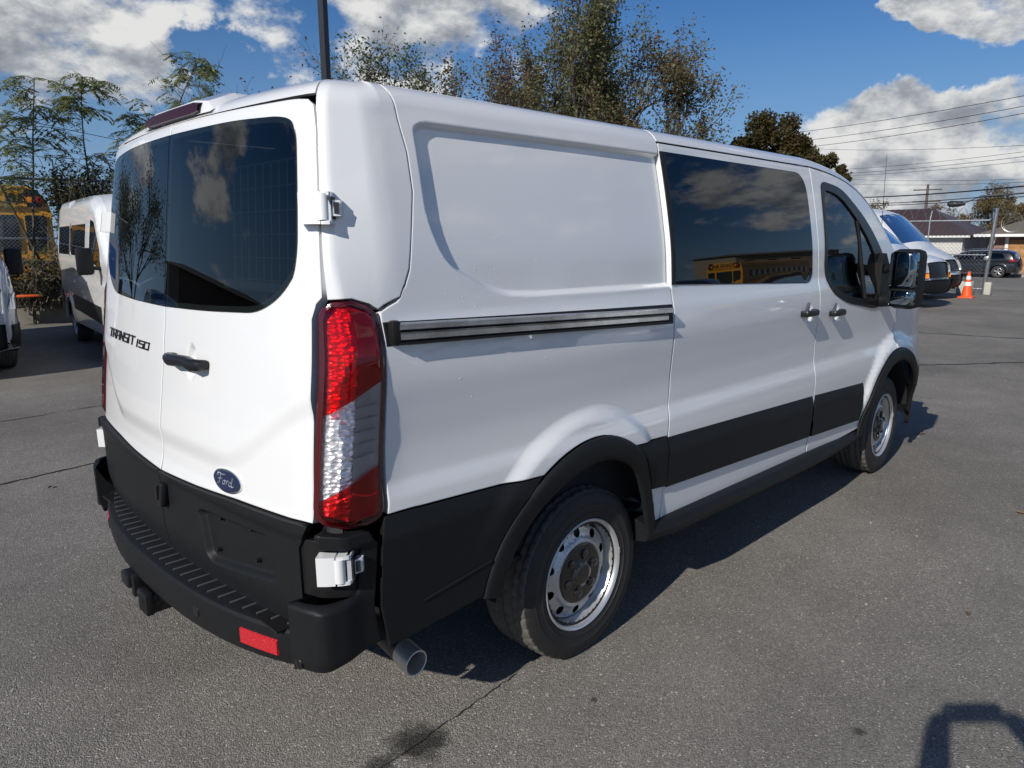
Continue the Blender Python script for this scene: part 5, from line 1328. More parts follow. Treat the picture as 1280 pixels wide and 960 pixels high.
YEL = mat('school_bus_yellow', (.80, .36, .015), .4, coat=.4, noise=(3, .25, (.55, .25, .02))); BLK = mat('black_bus_paint', (.012, .012, .013), .5)
WINB = glass_mat('bus_glass', (.05, .06, .06))
def make_bus(loc, rz, label, full_text):
    b = empty('school_bus', loc, rz, label, 'bus')     # front face towards -y, x across, origin under the middle of the front
    W = 1.22
    m = MB(); sec = rounded([(-W, .55), (-W, 2.55), (-W+.30, 2.98), (W-.30, 2.98), (W, 2.55), (W, .55)], [.02, .25, .3, .3, .25, .02], 5)
    m.prism(sec, 'y', .02, 9.5, True); bodyb = m.build('body', YEL, b, sharp=30)
    m = MB(); m.prism(rounded([(-1.05, 2.50), (-1.0, 2.90), (1.0, 2.90), (1.05, 2.50)], .06, 3), 'y', -.03, .03); m.build('lamp_panel', BLK, b)
    m = MB(); m.prism(rounded([(-.74, 2.50), (-.72, 2.88), (.72, 2.88), (.74, 2.50)], .03, 3), 'y', -.05, .0); m.build('sign_panel', YEL, b)
    cu = bpy.data.curves.new('txt', 'FONT'); cu.body = full_text; cu.size = .30; cu.extrude = .006; cu.offset = .006; cu.align_x = 'CENTER'; cu.align_y = 'CENTER'
    to = bpy.data.objects.new('txt', cu); COL.objects.link(to); dg = bpy.context.evaluated_depsgraph_get(); dg.update(); me = bpy.data.meshes.new_from_object(to.evaluated_get(dg)); bpy.data.objects.remove(to)
    t = link('lettering', me, BLK, b); t.rotation_euler = (pi/2, 0, 0); t.location = (0, -.06, 2.68); t.scale = (.80, 1, 1)
    for x, mm in ((-.93, REDL), (-.82+.0, AMBER), (.82, AMBER), (.93, REDL)):
        pass
    for x, mm in ((-1.0, REDL), (-.82, AMBER), (.82, AMBER), (1.0, REDL)):
        m = MB(); m.revolve([(0, .085), (-.05, .075), (-.06, 0)], (x, -.03, 2.66), n=16); m.build('warning_lamp', mm, b)
    for x0, x1 in ((-1.08, -.60), (-.52, .52), (.66, 1.10)):
        m = MB(); m.prism(rounded([(x0, 1.45), (x0, 2.30), (x1, 2.30), (x1, 1.45)], .06, 3), 'y', -.015, .01); m.build('front_window', WINB if False else mat('bus_window_dark', (.012, .014, .015), .08, coat=1), b)
    m = MB(); m.prism([(-W, 1.15), (-W, 1.22), (W, 1.22), (W, 1.15)], 'y', -.02, .0); m.build('rub_rail', BLK, b)
    m = MB(); m.box((0, -.08, .62), (2.3, .20, .28), bev=.03); m.build('bumper', BLK, b)
    for x in (-.9, .9): m = MB(); m.revolve([(0, .10), (-.02, .09), (-.03, 0)], (x, .01, .95), n=16); m.build('headlight', HEAD, b)
    for s in (-1, 1):
        for i in range(11):
            m = MB(); y = .9 + i*.76; m.box((s*(W-.0), y+.3, 2.0), (.03, .58, .55), bev=.01); m.build('side_window', mat('bus_window_dark', (.012, .014, .015), .08), b)
        for z in (.95, 1.25, 1.6): m = MB(); m.box((s*(W+.006), 4.8, z), (.02, 9.2, .05)); m.build('rub_rail', BLK, b)
    for x in (-1.0, 1.0):
        for y in (1.8, 7.0):
            m = MB(); m.revolve([(-.12, .3), (-.14, .42), (-.11, .48), (.11, .48), (.14, .42), (.12, .3)], (x, y, .48), axis='x', n=28); m.revolve([(-.12*np.sign(x)*-1, .3), (.08*np.sign(x), .12), (.08*np.sign(x), 0)], (x, y, .48), axis='x', n=20); m.build('wheel', RUBBER, b)
    return b
make_bus((2.72, 18.15, 0), -.10, 'yellow school bus standing behind the chain link fence at the left', 'SCHOOL BUS')
make_bus((40.0, -22.0, 0), -pi/2, 'yellow school bus parked across the lot, far beyond the row of cars', 'SCHOOL BUS')

# ---------------------------------------------------------------- vegetation
BARK = mat('grey_brown_bark', (.10, .085, .068), .95, noise=(18, .6, (.05, .042, .035)))
TWIG = mat('dry_twigs', (.15, .125, .10), .95)
def leaf_mat(name, c1, c2, sc=1.2):
    if name in MATS: return MATS[name]
    m = bpy.data.materials.new(name); m.use_nodes = True; nt = m.node_tree; N = nt.nodes; L = nt.links; b = N['Principled BSDF']
    tc = N.new('ShaderNodeTexCoord'); t = N.new('ShaderNodeTexNoise'); t.inputs['Scale'].default_value = sc; t.inputs['Detail'].default_value = 8; t.inputs['Roughness'].default_value = .75; L.new(tc.outputs['Object'], t.inputs['Vector'])
    cr = N.new('ShaderNodeValToRGB'); cr.color_ramp.elements[0].position = .38; cr.color_ramp.elements[0].color = (*c1, 1); cr.color_ramp.elements[1].position = .62; cr.color_ramp.elements[1].color = (*c2, 1); L.new(t.outputs['Fac'], cr.inputs[0])
    L.new(cr.outputs[0], b.inputs['Base Color']); b.inputs['Roughness'].default_value = .6
    tr = N.new('ShaderNodeBsdfTranslucent'); L.new(cr.outputs[0], tr.inputs[0]); mx = N.new('ShaderNodeMixShader'); mx.inputs[0].default_value = .42
    L.new(b.outputs[0], mx.inputs[1]); L.new(tr.outputs[0], mx.inputs[2]); L.new(mx.outputs[0], N['Material Output'].inputs[0]); MATS[name] = m; return m
LV_OLIVE = leaf_mat('olive_leaves', (.085, .11, .038), (.20, .20, .085)); LV_RUST = leaf_mat('rust_leaves', (.11, .062, .030), (.17, .105, .05))
LV_GREEN = leaf_mat('green_leaves', (.045, .085, .018), (.11, .14, .04)); LV_DARK = leaf_mat('dark_brown_green_leaves', (.042, .044, .012), (.10, .085, .024)); LV_GOLD = leaf_mat('gold_leaves', (.15, .10, .035), (.24, .17, .07))
LV_DARK2 = leaf_mat('rusty_dark_leaves', (.055, .038, .012), (.12, .085, .028))
LV_TAN = leaf_mat('tan_leaves', (.13, .11, .048), (.24, .19, .09))
LV_PALE = leaf_mat('pale_green_leaves', (.13, .15, .05), (.22, .22, .09))
def grow(rnd, base, height, spread, levels=4, n0=1, rad=.12, up=.5, split=(3, 4), wob=.18, start_h=.25, dirv=(0, 0, 1)):
    segs = []; tips = []
    def rec(p, d, L, r, lv):
        k = 4; pts = [p]; rs = [r]; q = p.copy(); dd = d.copy()
        for i in range(k):
            dd = (dd + Vector((rnd.gauss(0, wob), rnd.gauss(0, wob), rnd.gauss(0, wob*.5) + up*.10))).normalized()
            q = q + dd*L/k; pts.append(q.copy()); rs.append(r*(1 - .5*(i+1)/k))
        segs.append((pts, rs, lv))
        if lv >= levels:
            tips.append((pts, dd)); return
        m = rnd.randint(*split) + (1 if lv == 0 else 0)
        for j in range(m):
            t = rnd.uniform(start_h if lv == 0 else .3, 1) if j else 1.0
            i = min(int(t*k), k-1); a = pts[i].lerp(pts[i+1], t*k-i)
            ang = rnd.uniform(0, 2*pi); tilt = rnd.uniform(.35, .95)*spread
            e1 = dd.orthogonal().normalized(); e2 = dd.cross(e1)
            nd = (dd*cos(tilt) + (e1*cos(ang) + e2*sin(ang))*sin(tilt) + Vector((0, 0, up*.25))).normalized()
            rec(a, nd, L*rnd.uniform(.52, .78), r*.52, lv+1)
    for i in range(n0):
        d = Vector(dirv) + Vector((rnd.gauss(0, .18*(n0 > 1)), rnd.gauss(0, .18*(n0 > 1)), 0)); rec(Vector(base), d.normalized(), height, rad, 0)
    return segs, tips
def leaf_mesh(rnd, spots, size, elong=1.8, mats=1):
    n = len(spots); V = np.zeros((n*4, 3)); F = np.arange(n*4).reshape(n, 4)
    for i, p in enumerate(spots):
        a = Vector((rnd.gauss(0, 1), rnd.gauss(0, 1), rnd.gauss(0, .6))).normalized(); b = a.orthogonal().normalized(); b = (b*cos(rnd.uniform(0, 6.3)) + a.cross(b)*sin(rnd.uniform(0, 6.3))).normalized()
        s = size*rnd.uniform(.6, 1.3); w = s/elong
        V[i*4] = p - a*s*.5; V[i*4+1] = p + b*w*.5; V[i*4+2] = p + a*s*.5; V[i*4+3] = p - b*w*.5
    me = bpy.data.meshes.new('leaves'); me.vertices.add(n*4); me.vertices.foreach_set('co', V.ravel()); me.loops.add(n*4); me.loops.foreach_set('vertex_index', F.ravel().astype(np.int32))
    me.polygons.add(n); me.polygons.foreach_set('loop_start', (np.arange(n)*4).astype(np.int32)); me.polygons.foreach_set('loop_total', np.full(n, 4, np.int32))
    me.polygons.foreach_set('material_index', np.array([rnd.randrange(mats) for _ in range(n)], np.int32) if mats > 1 else np.zeros(n, np.int32)); me.update(calc_edges=True); return me
def tree(label, loc, seed, height, spread=1., leaves=5000, size=.14, mats=(LV_OLIVE,), levels=4, n0=1, rad=.12, jitter=.22, split=(3, 4), up=.5, trunk_frac=.42, name='leafy_tree', cat='tree', group=None, bark=None, dirv=(0, 0, 1), squash=1.):
    rnd = random.Random(seed); root = empty(name, (loc[0], loc[1], loc[2] if len(loc) > 2 else float(zg(loc[0]))), 0, label, cat, group)
    segs, tips = grow(rnd, (0, 0, -.1), height*trunk_frac, spread, levels, n0, rad, up, split, dirv=dirv)
    zmax = max(p.z for pts, _, _ in segs for p in pts); k = height/zmax
    tm = MB(); bm_ = MB(); 
    for pts, rs, lv in segs:
        pts = [Vector((p.x*k*squash, p.y*k*squash, p.z*k)) for p in pts]
        (tm if lv == 0 else bm_).tube(pts, [max(r, .006) for r in rs], 7 if lv < 2 else 4 if lv < 3 else 3, caps=False)
    tm.build('trunk', bark or BARK, root, fix=False); bm_.build('branches', bark or BARK, root, fix=False)
    if leaves:
        spots = []
        while len(spots) < leaves:
            pts, dd = tips[rnd.randrange(len(tips))]; i = rnd.randrange(len(pts)-1); p = pts[i].lerp(pts[i+1], rnd.random())
            spots.append(Vector((p.x*k*squash + rnd.gauss(0, jitter), p.y*k*squash + rnd.gauss(0, jitter), p.z*k + rnd.gauss(0, jitter))))
        link('crown', leaf_mesh(rnd, spots, size, mats=len(mats)), list(mats), root)
    return root
def pg(u, v, D):
    """world point at horizontal distance D behind pixel (u, v) of the photograph's frame: used once, to read off where things stand"""
    d = pdir(u, v); t = D/math.hypot(d.x, d.y); return (CAM_POS[0]+d.x*t, CAM_POS[1]+d.y*t, CAM_POS[2]+d.z*t)
G = 'trees beyond the left fence'
# big group behind the van
for (u, D, sd, hh, sp, nl, sz, mt, n0, rad, jt, spl, up_, sq, lab) in [
        (725, 38, 11, 15.2, .70, 24000, .17, (LV_OLIVE, LV_OLIVE, LV_TAN), 3, .20, .26, (3, 4), .6, .72, 'tall olive and rust tree with an open crown, tallest behind the van roof'),
        (790, 38, 23, 12.0, .80, 14000, .16, (LV_TAN, LV_OLIVE, LV_RUST), 2, .17, .26, (3, 4), .4, .75, 'tall rust-leaved tree right of the tallest one'),
        (645, 37, 31, 12.2, .55, 4200, .15, (LV_RUST,), 1, .14, .22, (3, 4), .7, .62, 'thin brown half-bare tree left of the tallest one'),
        (845, 39, 43, 8.6, .9, 1500, .22, (LV_PALE, LV_OLIVE), 2, .10, .30, (3, 4), .2, .72, 'bare-branched small tree with pale green leaves at the right end of the group'),
        (688, 37, 47, 9.0, .75, 7500, .15, (LV_OLIVE, LV_GREEN), 3, .12, .3, (3, 4), .4, .7, 'low bushy olive tree between the thin tree and the tallest one'),
        (815, 39, 53, 8.2, .85, 4500, .15, (LV_RUST, LV_OLIVE), 3, .12, .35, (3, 4), .3, .7, 'low twiggy tree under the rust-leaved tree')]:
    q = pg(u, 300, D); tree(lab, (q[0], q[1]), sd, hh, sp, nl, sz, mt, 4, n0, rad, jt, spl, up_, group=G, squash=sq)
x = 0
for i, (u, D, hh, lv, mt, lab) in enumerate([(365, 34, 9.8, 600, (LV_RUST,), 'bare grey twiggy sapling just left of the lamp pole'), (430, 33, 10.2, 900, (LV_OLIVE,), 'bare branching sapling just right of the lamp pole'), (475, 33, 10.4, 1200, (LV_RUST,), 'leafless brown tree above the van roof corner'),
        (525, 31, 9.5, 8000, (LV_GREEN, LV_OLIVE), 'small dark green tree over the rear of the van roof'), (565, 31, 10.0, 6000, (LV_GREEN, LV_OLIVE), 'feathery green tree left of the thin brown tree'), (598, 32, 9.0, 6000, (LV_OLIVE, LV_RUST), 'low olive shrubby tree at the foot of the thin brown tree')]):
    q = pg(u, 300, D); tree(lab, (q[0], q[1]), 60+i, hh, .7, lv, .14, mt, 4, 2, .09, .25, (3, 4), .5, group=G)
def canopy_tree(label, loc, seed, height, rx, ry, base, nclump, leaves, size, mats, group=None):
    """dense rounded crown: leaf clumps packed through the crown's volume over a forked trunk"""
    rnd = random.Random(seed); root = empty('round_tree', loc, 0, label, 'tree', group); rz = (height-base)/2; zc = base + rz
    tb = MB(); bb = MB(); tb.tube([(0, 0, -.1), (.1, .05, base*.6), (0, 0, base+.3)], [.24, .18, .13], 8); spots = []; cl = []
    while len(cl) < nclump:
        p = Vector((rnd.uniform(-1, 1), rnd.uniform(-1, 1), rnd.uniform(-1, 1)))
        if p.length > 1 or p.length < .35 or (p.z < -.3 and p.length > .9): continue
        cl.append((Vector((p.x*rx, p.y*ry, zc + p.z*rz)), rnd.uniform(.16, .30)*min(rx, rz)))
    for c, r in cl:
        bb.tube([(0, 0, base*.8), Vector((c.x*.4, c.y*.4, base + (c.z-base)*.5)), c], [.07, .045, .015], 4, caps=False)
        for k in range(leaves//nclump):
            v = Vector((rnd.gauss(0, 1), rnd.gauss(0, 1), rnd.gauss(0, .8))).normalized()*r*rnd.uniform(.45, 1.12)**.8; spots.append(c + v + Vector((rnd.gauss(0, .06), rnd.gauss(0, .06), rnd.gauss(0, .06))))
    tb.build('trunk', BARK, root, fix=False); bb.build('branches', BARK, root, fix=False); link('crown', leaf_mesh(rnd, spots, size, 1.6, len(mats)), list(mats), root); return root
q = pg(958, 300, 42); canopy_tree('round dense brown-green tree rising behind the side windows of the van', (q[0], q[1], 0), 81, 7.85, 2.5, 2.5, 2.4, 60, 42000, .17, (LV_DARK, LV_DARK2))
q = pg(1026, 300, 42); canopy_tree('smaller dense brown-green tree at the right end of the van roof', (q[0], q[1], 0), 83, 5.9, 1.15, 1.2, 2.4, 22, 14000, .16, (LV_DARK, LV_DARK2))
q = pg(897, 300, 43); canopy_tree('low dense brown-green tree left of the round one', (q[0], q[1], 0), 85, 6.7, 1.5, 1.5, 2.4, 26, 14000, .17, (LV_DARK, LV_DARK2))
# street trees
H_ = 'trees behind the houses'
for i, (u, D, hh, rx, nc, nl, mt, lab) in enumerate([(1240, 78, 5.9, 2.6, 34, 15000, (LV_GOLD, LV_TAN), 'golden autumn tree between the two houses'), (1266, 80, 4.4, 1.7, 18, 7000, (LV_GOLD, LV_OLIVE), 'low golden tree above the brick house roof'), (1095, 80, 5.2, 2.0, 20, 2600, (LV_RUST, LV_TAN), 'half-bare brown tree over the white gable'), (1125, 82, 4.4, 1.9, 18, 3600, (LV_RUST, LV_GOLD), 'low rusty tree behind the chimney pipe'), (1172, 84, 4.9, 2.3, 24, 3400, (LV_GOLD, LV_RUST), 'half-bare tan tree right of the utility pole'), (1200, 76, 3.4, 2.2, 22, 7000, (LV_RUST,), 'low rust-brown tree between the roofs')]):
    q = pg(u, 300, D); canopy_tree(lab, (q[0], q[1], -.9), 90+i, hh+.9, rx, rx, 1.9, nc, nl, .15, mt, H_)
# saplings with long leaf fronds behind the left fence
def frond_tree(label, loc, seed, stems):
    rnd = random.Random(seed); root = empty('weed_sapling', loc, 0, label, 'sapling', 'saplings behind the left fence'); tb = MB(); br = MB(); spots = []; V = []; Fc = []
    def leafl(p, d, s):
        side = d.cross(Vector((rnd.gauss(0, .3), rnd.gauss(0, .3), 1))).normalized()*s*.17; n = len(V)
        V.extend([p - d*s*.1, p + d*s*.4 + side, p + d*s, p + d*s*.4 - side]); Fc.append((n, n+1, n+2, n+3))
    for (dx, dy, hh, lean) in stems:
        pts = [Vector((dx, dy, 0))]; d = Vector((lean, rnd.uniform(-.15, .15), 1)).normalized()
        for i in range(8): d = (d + Vector((rnd.gauss(0, .07) + lean*.06, rnd.gauss(0, .07), 0))).normalized(); pts.append(pts[-1] + d*hh/8)
        tb.tube(pts, [.035*(1-.75*i/8) for i in range(9)], 6)
        for b in range(30):
            t = rnd.uniform(.50, 1.0) if b > 3 else 1 - b*.03; i = min(int(t*8), 7); p = pts[i].lerp(pts[i+1], t*8-i)
            ang = rnd.uniform(0, 2*pi); bd = Vector((cos(ang), sin(ang), rnd.uniform(.2, .9))).normalized(); bl = rnd.uniform(.4, 1.15)*(1.3-t*.6); bp = [p.copy()]
            for k in range(5): bd = (bd + Vector((0, 0, -.12 + rnd.gauss(0, .12)))).normalized(); bp.append(bp[-1] + bd*bl/5)
            br.tube(bp, [.010, .008, .006, .005, .004, .003], 4, caps=False)
            # each twig carries feathered fronds
            for fdx in range(7):
                tt = rnd.uniform(.25, 1); i2 = min(int(tt*5), 4); fp = bp[i2].lerp(bp[i2+1], tt*5-i2); a2 = rnd.uniform(0, 2*pi); fd = (Vector((cos(a2), sin(a2), rnd.uniform(-.5, .5)))+bd*.6).normalized(); fl = rnd.uniform(.22, .42); q0 = fp.copy(); fpts = [q0.copy()]
                for k in range(7):
                    fd = (fd + Vector((0, 0, -.11))).normalized(); q0 = q0 + fd*fl/7; fpts.append(q0.copy()); sd = fd.cross(Vector((0, 0, 1))).normalized()
                    for s in (-1, 1): leafl(q0, (fd*.5 + sd*s + Vector((0, 0, rnd.gauss(-.2, .25)))).normalized(), rnd.uniform(.07, .135))
                br.tube([fpts[0], fpts[3], fpts[-1]], .002, 3, caps=False)
    tb.build('stem', BARK, root); tag(br.build('twigs', TWIG, root, fix=False), kind='stuff')
    me = bpy.data.meshes.new('fronds'); me.from_pydata([tuple(q) for q in V], [], Fc); link('fronds', me, [leaf_mat('frond_leaves', (.13, .18, .06), (.30, .32, .15), 3)], root)
    return root
for i, (u, D, st, lab) in enumerate([(30, 17.9, [(0, 0, 5.0, .02)], 'leafy sapling leaning over the fence at the left edge'), (72, 18.2, [(0, 0, 5.5, -.26)], 'thin sapling leaning left above the bus roof'), (108, 18.2, [(0, 0, 5.1, .05), (.3, .1, 4.9, .26)], 'sapling with long fronds above the parked white van'), (150, 18.4, [(0, 0, 5.9, .22)], 'sapling with feathery leaves by the rear roof corner of the big van'), (185, 18.8, [(0, 0, 5.7, .20), (.3, 0, 5.1, .30)], 'rightmost sapling, its fronds over the third brake lamp')]):
    q = pg(u, 300, D); frond_tree(lab, (q[0], q[1], 0), 200+i, st)
# brambles along the fence
def bush(label, loc, seed, rx, ry, rz, n, size, mats, twigs=90, zc=None, name='bush', kind=None):
    rnd = random.Random(seed); root = empty(name, loc, 0, label, 'shrub', 'brambles along the left fence'); tb = MB(); sp = []
    zc = rz if zc is None else zc
    for i in range(twigs):
        a = rnd.uniform(0, 2*pi); p = Vector((rnd.uniform(-.6, .6)*rx, rnd.uniform(-.6, .6)*ry, zc-rz)); e = Vector((rx*rnd.uniform(-1, 1), ry*rnd.uniform(-1, 1), zc + rz*rnd.uniform(-.2, 1.1))); mdl = (p+e)/2 + Vector((rnd.gauss(0, .15), rnd.gauss(0, .15), rnd.uniform(0, .3)))
        tb.tube([p, mdl, e], [.010, .007, .004], 4, caps=False)
        for k in range(n//twigs):
            t = rnd.uniform(.25, 1); b = (mdl.lerp(e, t*2-1) if t > .5 else p.lerp(mdl, t*2)); sp.append(b + Vector((rnd.gauss(0, .12), rnd.gauss(0, .09), rnd.gauss(0, .12))))
    tag(tb.build('twigs', TWIG, root, fix=False), kind='stuff'); link('leaves', leaf_mesh(rnd, sp, size, mats=len(mats)), list(mats), root); return root
LV_VINE = leaf_mat('vine_leaves', (.030, .036, .014), (.095, .075, .035), 4)
for i, (u, D, rx, rz, zc, n, lab) in enumerate([(112, 17.9, .8, .55, 2.55, 3200, 'dense brown-green bramble heaped behind the parked white van'), (95, 17.6, .6, .9, 1.3, 1600, 'bramble tangle on the fence just left of the parked van'), (18, 17.6, .9, .55, .9, 900, 'bramble tangle low on the fence at the left edge'), (52, 17.55, .75, .55, .85, 1100, 'bramble tangle on the fence under the bus windows'), (140, 17.8, .9, 1.3, 1.6, 3500, 'bramble tangle behind the cab of the parked van')]):
    q = pg(u, 300, D); bush(lab, (q[0], q[1]+.1, 0), 300+i, rx, .25, rz, n, .085, (LV_VINE, LV_VINE, LV_OLIVE), zc=zc, name='bramble')
m = MB(); q = pg(38, 371, 17.2); m.box((0, 0, 0), (.42, .09, .05), bev=.02); o = m.build('orange_tube', mat('orange_plastic', (.75, .12, .02), .5)); o.location = (q[0], q[1]+.1, .615); o.rotation_euler = (0, 0, -.217); tag(o, 'faded orange plastic tube lying on the low wall at the foot of the fence', 'tube')

# ---------------------------------------------------------------- lamp pole behind the van
pl = empty('lamp_pole', (9.55, 14.43, 0), .3, 'dark square lamp pole rising above the rear roof corner of the big van', 'pole')
m = MB(); m.prism([(-.085, -.085), (.085, -.085), (.085, .085), (-.085, .085)], 'z', 0, 9.2); m.build('shaft', mat('dark_bronze_paint', (.018, .019, .021), .4), pl)
m = MB(); m.box((0, 0, .03), (.45, .45, .06)); m.build('base_plate', TRIM2, pl); m = MB(); m.box((.45, 0, 9.15), (.75, .35, .12), bev=.02); m.build('lamp_head', TRIM2, pl)

# ---------------------------------------------------------------- gate, cone, blocks
GX = 24.3
gate = empty('sliding_gate', (GX, 2.84, 0), 0, 'galvanised chain link gate with razor wire standing behind the two white vans', 'gate')
m = MB(); m.tube([(.35, 0, -.05), (.02, -.18, 2.52)], .055, 14); m.build('gate_post', GALV, gate)
m = MB(); m.tube([(0.06, -.02, 2.18), (.0, 6.4, 2.22)], .026, 8); m.build('gate_rail', GALV, gate)
m = MB(); m.tube([(0.06, -.02, 1.18), (.0, 6.4, 1.18)], .022, 8); m.build('gate_rail', GALV, gate)
m = MB(); m.tube([(0.06, -.02, .18), (.0, 6.4, .18)], .026, 8); m.build('gate_rail', GALV, gate)
for y in (1.55, 3.1, 4.7, 6.3):
    m = MB(); m.tube([(0, y, .1), (0, y, 2.2), (.05, y-.02, 2.50)], .022, 8); m.build('gate_stile', GALV, gate)
ch = link('chain_link', chain_mesh(6.3, .18, 2.18, .11, .0035), GALV, gate); ch.rotation_euler = (0, 0, pi/2)
m = MB(); coil(m, (.02, .2, 2.22), (.02, 6.3, 2.22), .17, 16, .006); m.build('razor_wire', GALV, gate)
m = MB(); pts = [(.06, -.58 + .27*cos(q), 2.10 + .27*sin(q)) for q in np.linspace(0, 2*pi, 20)]; m.tube(pts, .006, 5, caps=False); pts = [(.14, -.55 + .20*cos(q), 2.05 + .20*sin(q)) for q in np.linspace(0, 2*pi, 18)]; m.tube(pts, .005, 5, caps=False); m.tube([(.1, -.3, 2.0), (.1, -.8, 2.3)], .008, 4); m.build('wire_hoop', GALV, gate)
m = MB(); m.box((.15, -.03, 1.08), (.10, .12, .12), bev=.01); m.build('latch', GALV, gate)
CB = mat('pale_concrete', (.50, .48, .42), .85, noise=(7, .5, (.36, .34, .30)), bump=(50, .4, .005))
for (x, y, sx, sy, hh, lab) in ((24.25, 3.22, .4, .40, .40, 'pale concrete block beside the orange cone'), (24.55, 2.70, .2, .18, .38, 'pale concrete block right behind the gate post')):
    m = MB(); m.box((0, 0, hh/2), (sx, sy, hh), bev=.03); o = m.build('concrete_block', CB); o.location = (x, y, 0); tag(o, lab, 'block', 'blocks at the gate post')
cone = empty('traffic_cone', (22.95, 2.86, 0), 0, 'orange traffic cone with two white bands beside the gate post', 'traffic cone')
ORG = mat('cone_orange', (.85, .10, .015), .5); WB = mat('cone_white_band', (.80, .80, .78), .4)
m = MB(); m.box((0, 0, .02), (.37, .37, .04), bev=.01); m.build('base', ORG, cone)
rc = lambda z: .14 - .11*(z-.04)/.70
m = MB(); m.revolve([(.04, .15), (.05, rc(.05)), (.74, .03), (.74, 0)], (0, 0, 0), axis='z', n=24); m.build('cone_body', ORG, cone)
for a, b in ((.34, .45), (.52, .62)): m = MB(); m.revolve([(a, rc(a)+.001), (a, rc(a)+.004), (b, rc(b)+.004), (b, rc(b)+.001)], (0, 0, 0), axis='z', n=24); m.build('white_band', WB, cone)
m = MB(); m.tube([(23.6, 3.02, 0), (23.6, 3.02, .35)], .02, 6); m.box((23.6, 3.02, .45), (.16, .14, .2), bev=.03); o = m.build('padlock_box', TRIM2); tag(o, 'small black lock box on a stalk between the cone and the gate post', 'lock box')

# ---------------------------------------------------------------- houses
BRICK = None
def brick_mat():
    m = bpy.data.materials.new('red_brick'); m.use_nodes = True; nt = m.node_tree; N = nt.nodes; L = nt.links; b = N['Principled BSDF']
    tc = N.new('ShaderNodeTexCoord'); sp = N.new('ShaderNodeSeparateXYZ'); L.new(tc.outputs['Object'], sp.inputs[0]); cb = N.new('ShaderNodeCombineXYZ'); ad = N.new('ShaderNodeMath'); ad.operation = 'ADD'; L.new(sp.outputs[0], ad.inputs[0]); L.new(sp.outputs[1], ad.inputs[1]); L.new(ad.outputs[0], cb.inputs[0]); L.new(sp.outputs[2], cb.inputs[1])
    br = N.new('ShaderNodeTexBrick'); L.new(cb.outputs[0], br.inputs['Vector']); br.inputs['Scale'].default_value = 1; br.inputs['Brick Width'].default_value = .22; br.inputs['Row Height'].default_value = .075; br.inputs['Mortar Size'].default_value = .012
    br.inputs['Color1'].default_value = (.28, .10, .06, 1); br.inputs['Color2'].default_value = (.18, .07, .05, 1); br.inputs['Mortar'].default_value = (.34, .31, .27, 1); L.new(br.outputs[0], b.inputs['Base Color']); b.inputs['Roughness'].default_value = .9; return m
BRICK = brick_mat(); SIDING = mat('white_siding', (.62, .61, .57), .6, noise=(2, .3, (.5, .48, .44))); WTRIM = mat('white_trim', (.78, .78, .76), .5)
ROOFB = mat('brown_metal_roof', (.105, .060, .048), .45, .2, noise=(2, .4, (.075, .045, .038))); SHING = mat('grey_brown_shingles', (.20, .17, .13), .9, noise=(14, .7, (.13, .11, .09)), bump=(30, .8, .02))
WOODD = mat('varnished_wood_door', (.42, .22, .08), .5, noise=(5, .6, (.30, .15, .05))); WDARK = mat('dark_window_glass', (.02, .024, .028), .08)
h1 = empty('house', (57.0, 11.2, -.85), 0, 'low white house with brown metal hip roof behind the gate', 'house')   # x+ away from the street, y+ to the left in view
m = MB(); m.box((4.0, 7.2, 1.35), (8.0, 14.0, 2.72)); m.build('wall', SIDING, h1)
m = MB(); a, b_, c, d = (-.5, -.35, 2.72), (8.6, -.35, 2.72), (8.6, 15.0, 2.72), (-.5, 15.0, 2.72); r0, r1 = (4.0, 3.4, 4.75), (4.0, 15.0, 4.75)
m.add([a, b_, c, d, r0, r1], [(0, 4, 5, 3), (0, 1, 4), (1, 2, 5, 4), (0, 3, 2, 1), (3, 5, 2)]); rf = m.build('roof', ROOFB, h1)
for i in range(38):
    y = -.2 + .40*i; zt_ = 4.75 if y > 3.4 else 2.72 + (y+.35)/3.75*2.03; xt = 4.0 if y > 3.4 else -.5 + (y+.35)/3.75*4.5
    m = MB(); m.tube([(-.5, y, 2.745), (xt, y, zt_+.02)], .022, 4); m.build('roof_seam', ROOFB, rf)
m = MB(); m.box((-.53, 7.3, 2.66), (.10, 15.3, .13)); m.build('gutter', WTRIM, h1)
m = MB(); m.tube([(1.6, 8.4, 3.4), (1.6, 8.4, 4.95)], .07, 8); m.build('vent_pipe', GALV, rf)
m = MB(); m.add([(-.6, 8.8, 3.75), (-.6, 12.6, 3.75), (-.6, 10.7, 4.75), (3.4, 8.8, 3.75), (3.4, 12.6, 3.75), (3.4, 10.7, 4.75)], [(0, 1, 2), (3, 5, 4), (0, 2, 5, 3), (1, 4, 5, 2), (0, 3, 4, 1)]); gb = m.build('gable', mat('cream_gable', (.60, .54, .42), .6), h1)
for s in (-1, 1): m = MB(); m.box((-.66, 10.7 + s*.98, 4.27), (.16, 2.20, .14), rx=s*-.485*(1)); m.build('barge_board', WTRIM, gb)
for y0, y1 in ((2.6, 3.0), (4.3, 4.7), (7.2, 8.4)): m = MB(); m.box((-.03, (y0+y1)/2, 1.55), (.06, y1-y0+.14, 1.34)); w = m.build('window', WTRIM, h1); m = MB(); m.box((-.065, (y0+y1)/2, 1.55), (.03, y1-y0, 1.2)); m.build('pane', WDARK, w)
m = MB(); m.box((-.03, 6.0, 1.0), (.06, .9, 2.0)); m.build('door', WTRIM, h1)
for k in range(9): m = MB(); m.box((-.012, 7.2, .28 + .28*k), (.02, 13.9, .02)); m.build('siding_board', WTRIM, h1)
h2 = empty('house', (57.6, -2.6, -.85), 0, 'brick house with grey shingle roof and a wooden garage door at the right edge', 'house')
W0 = 12.6
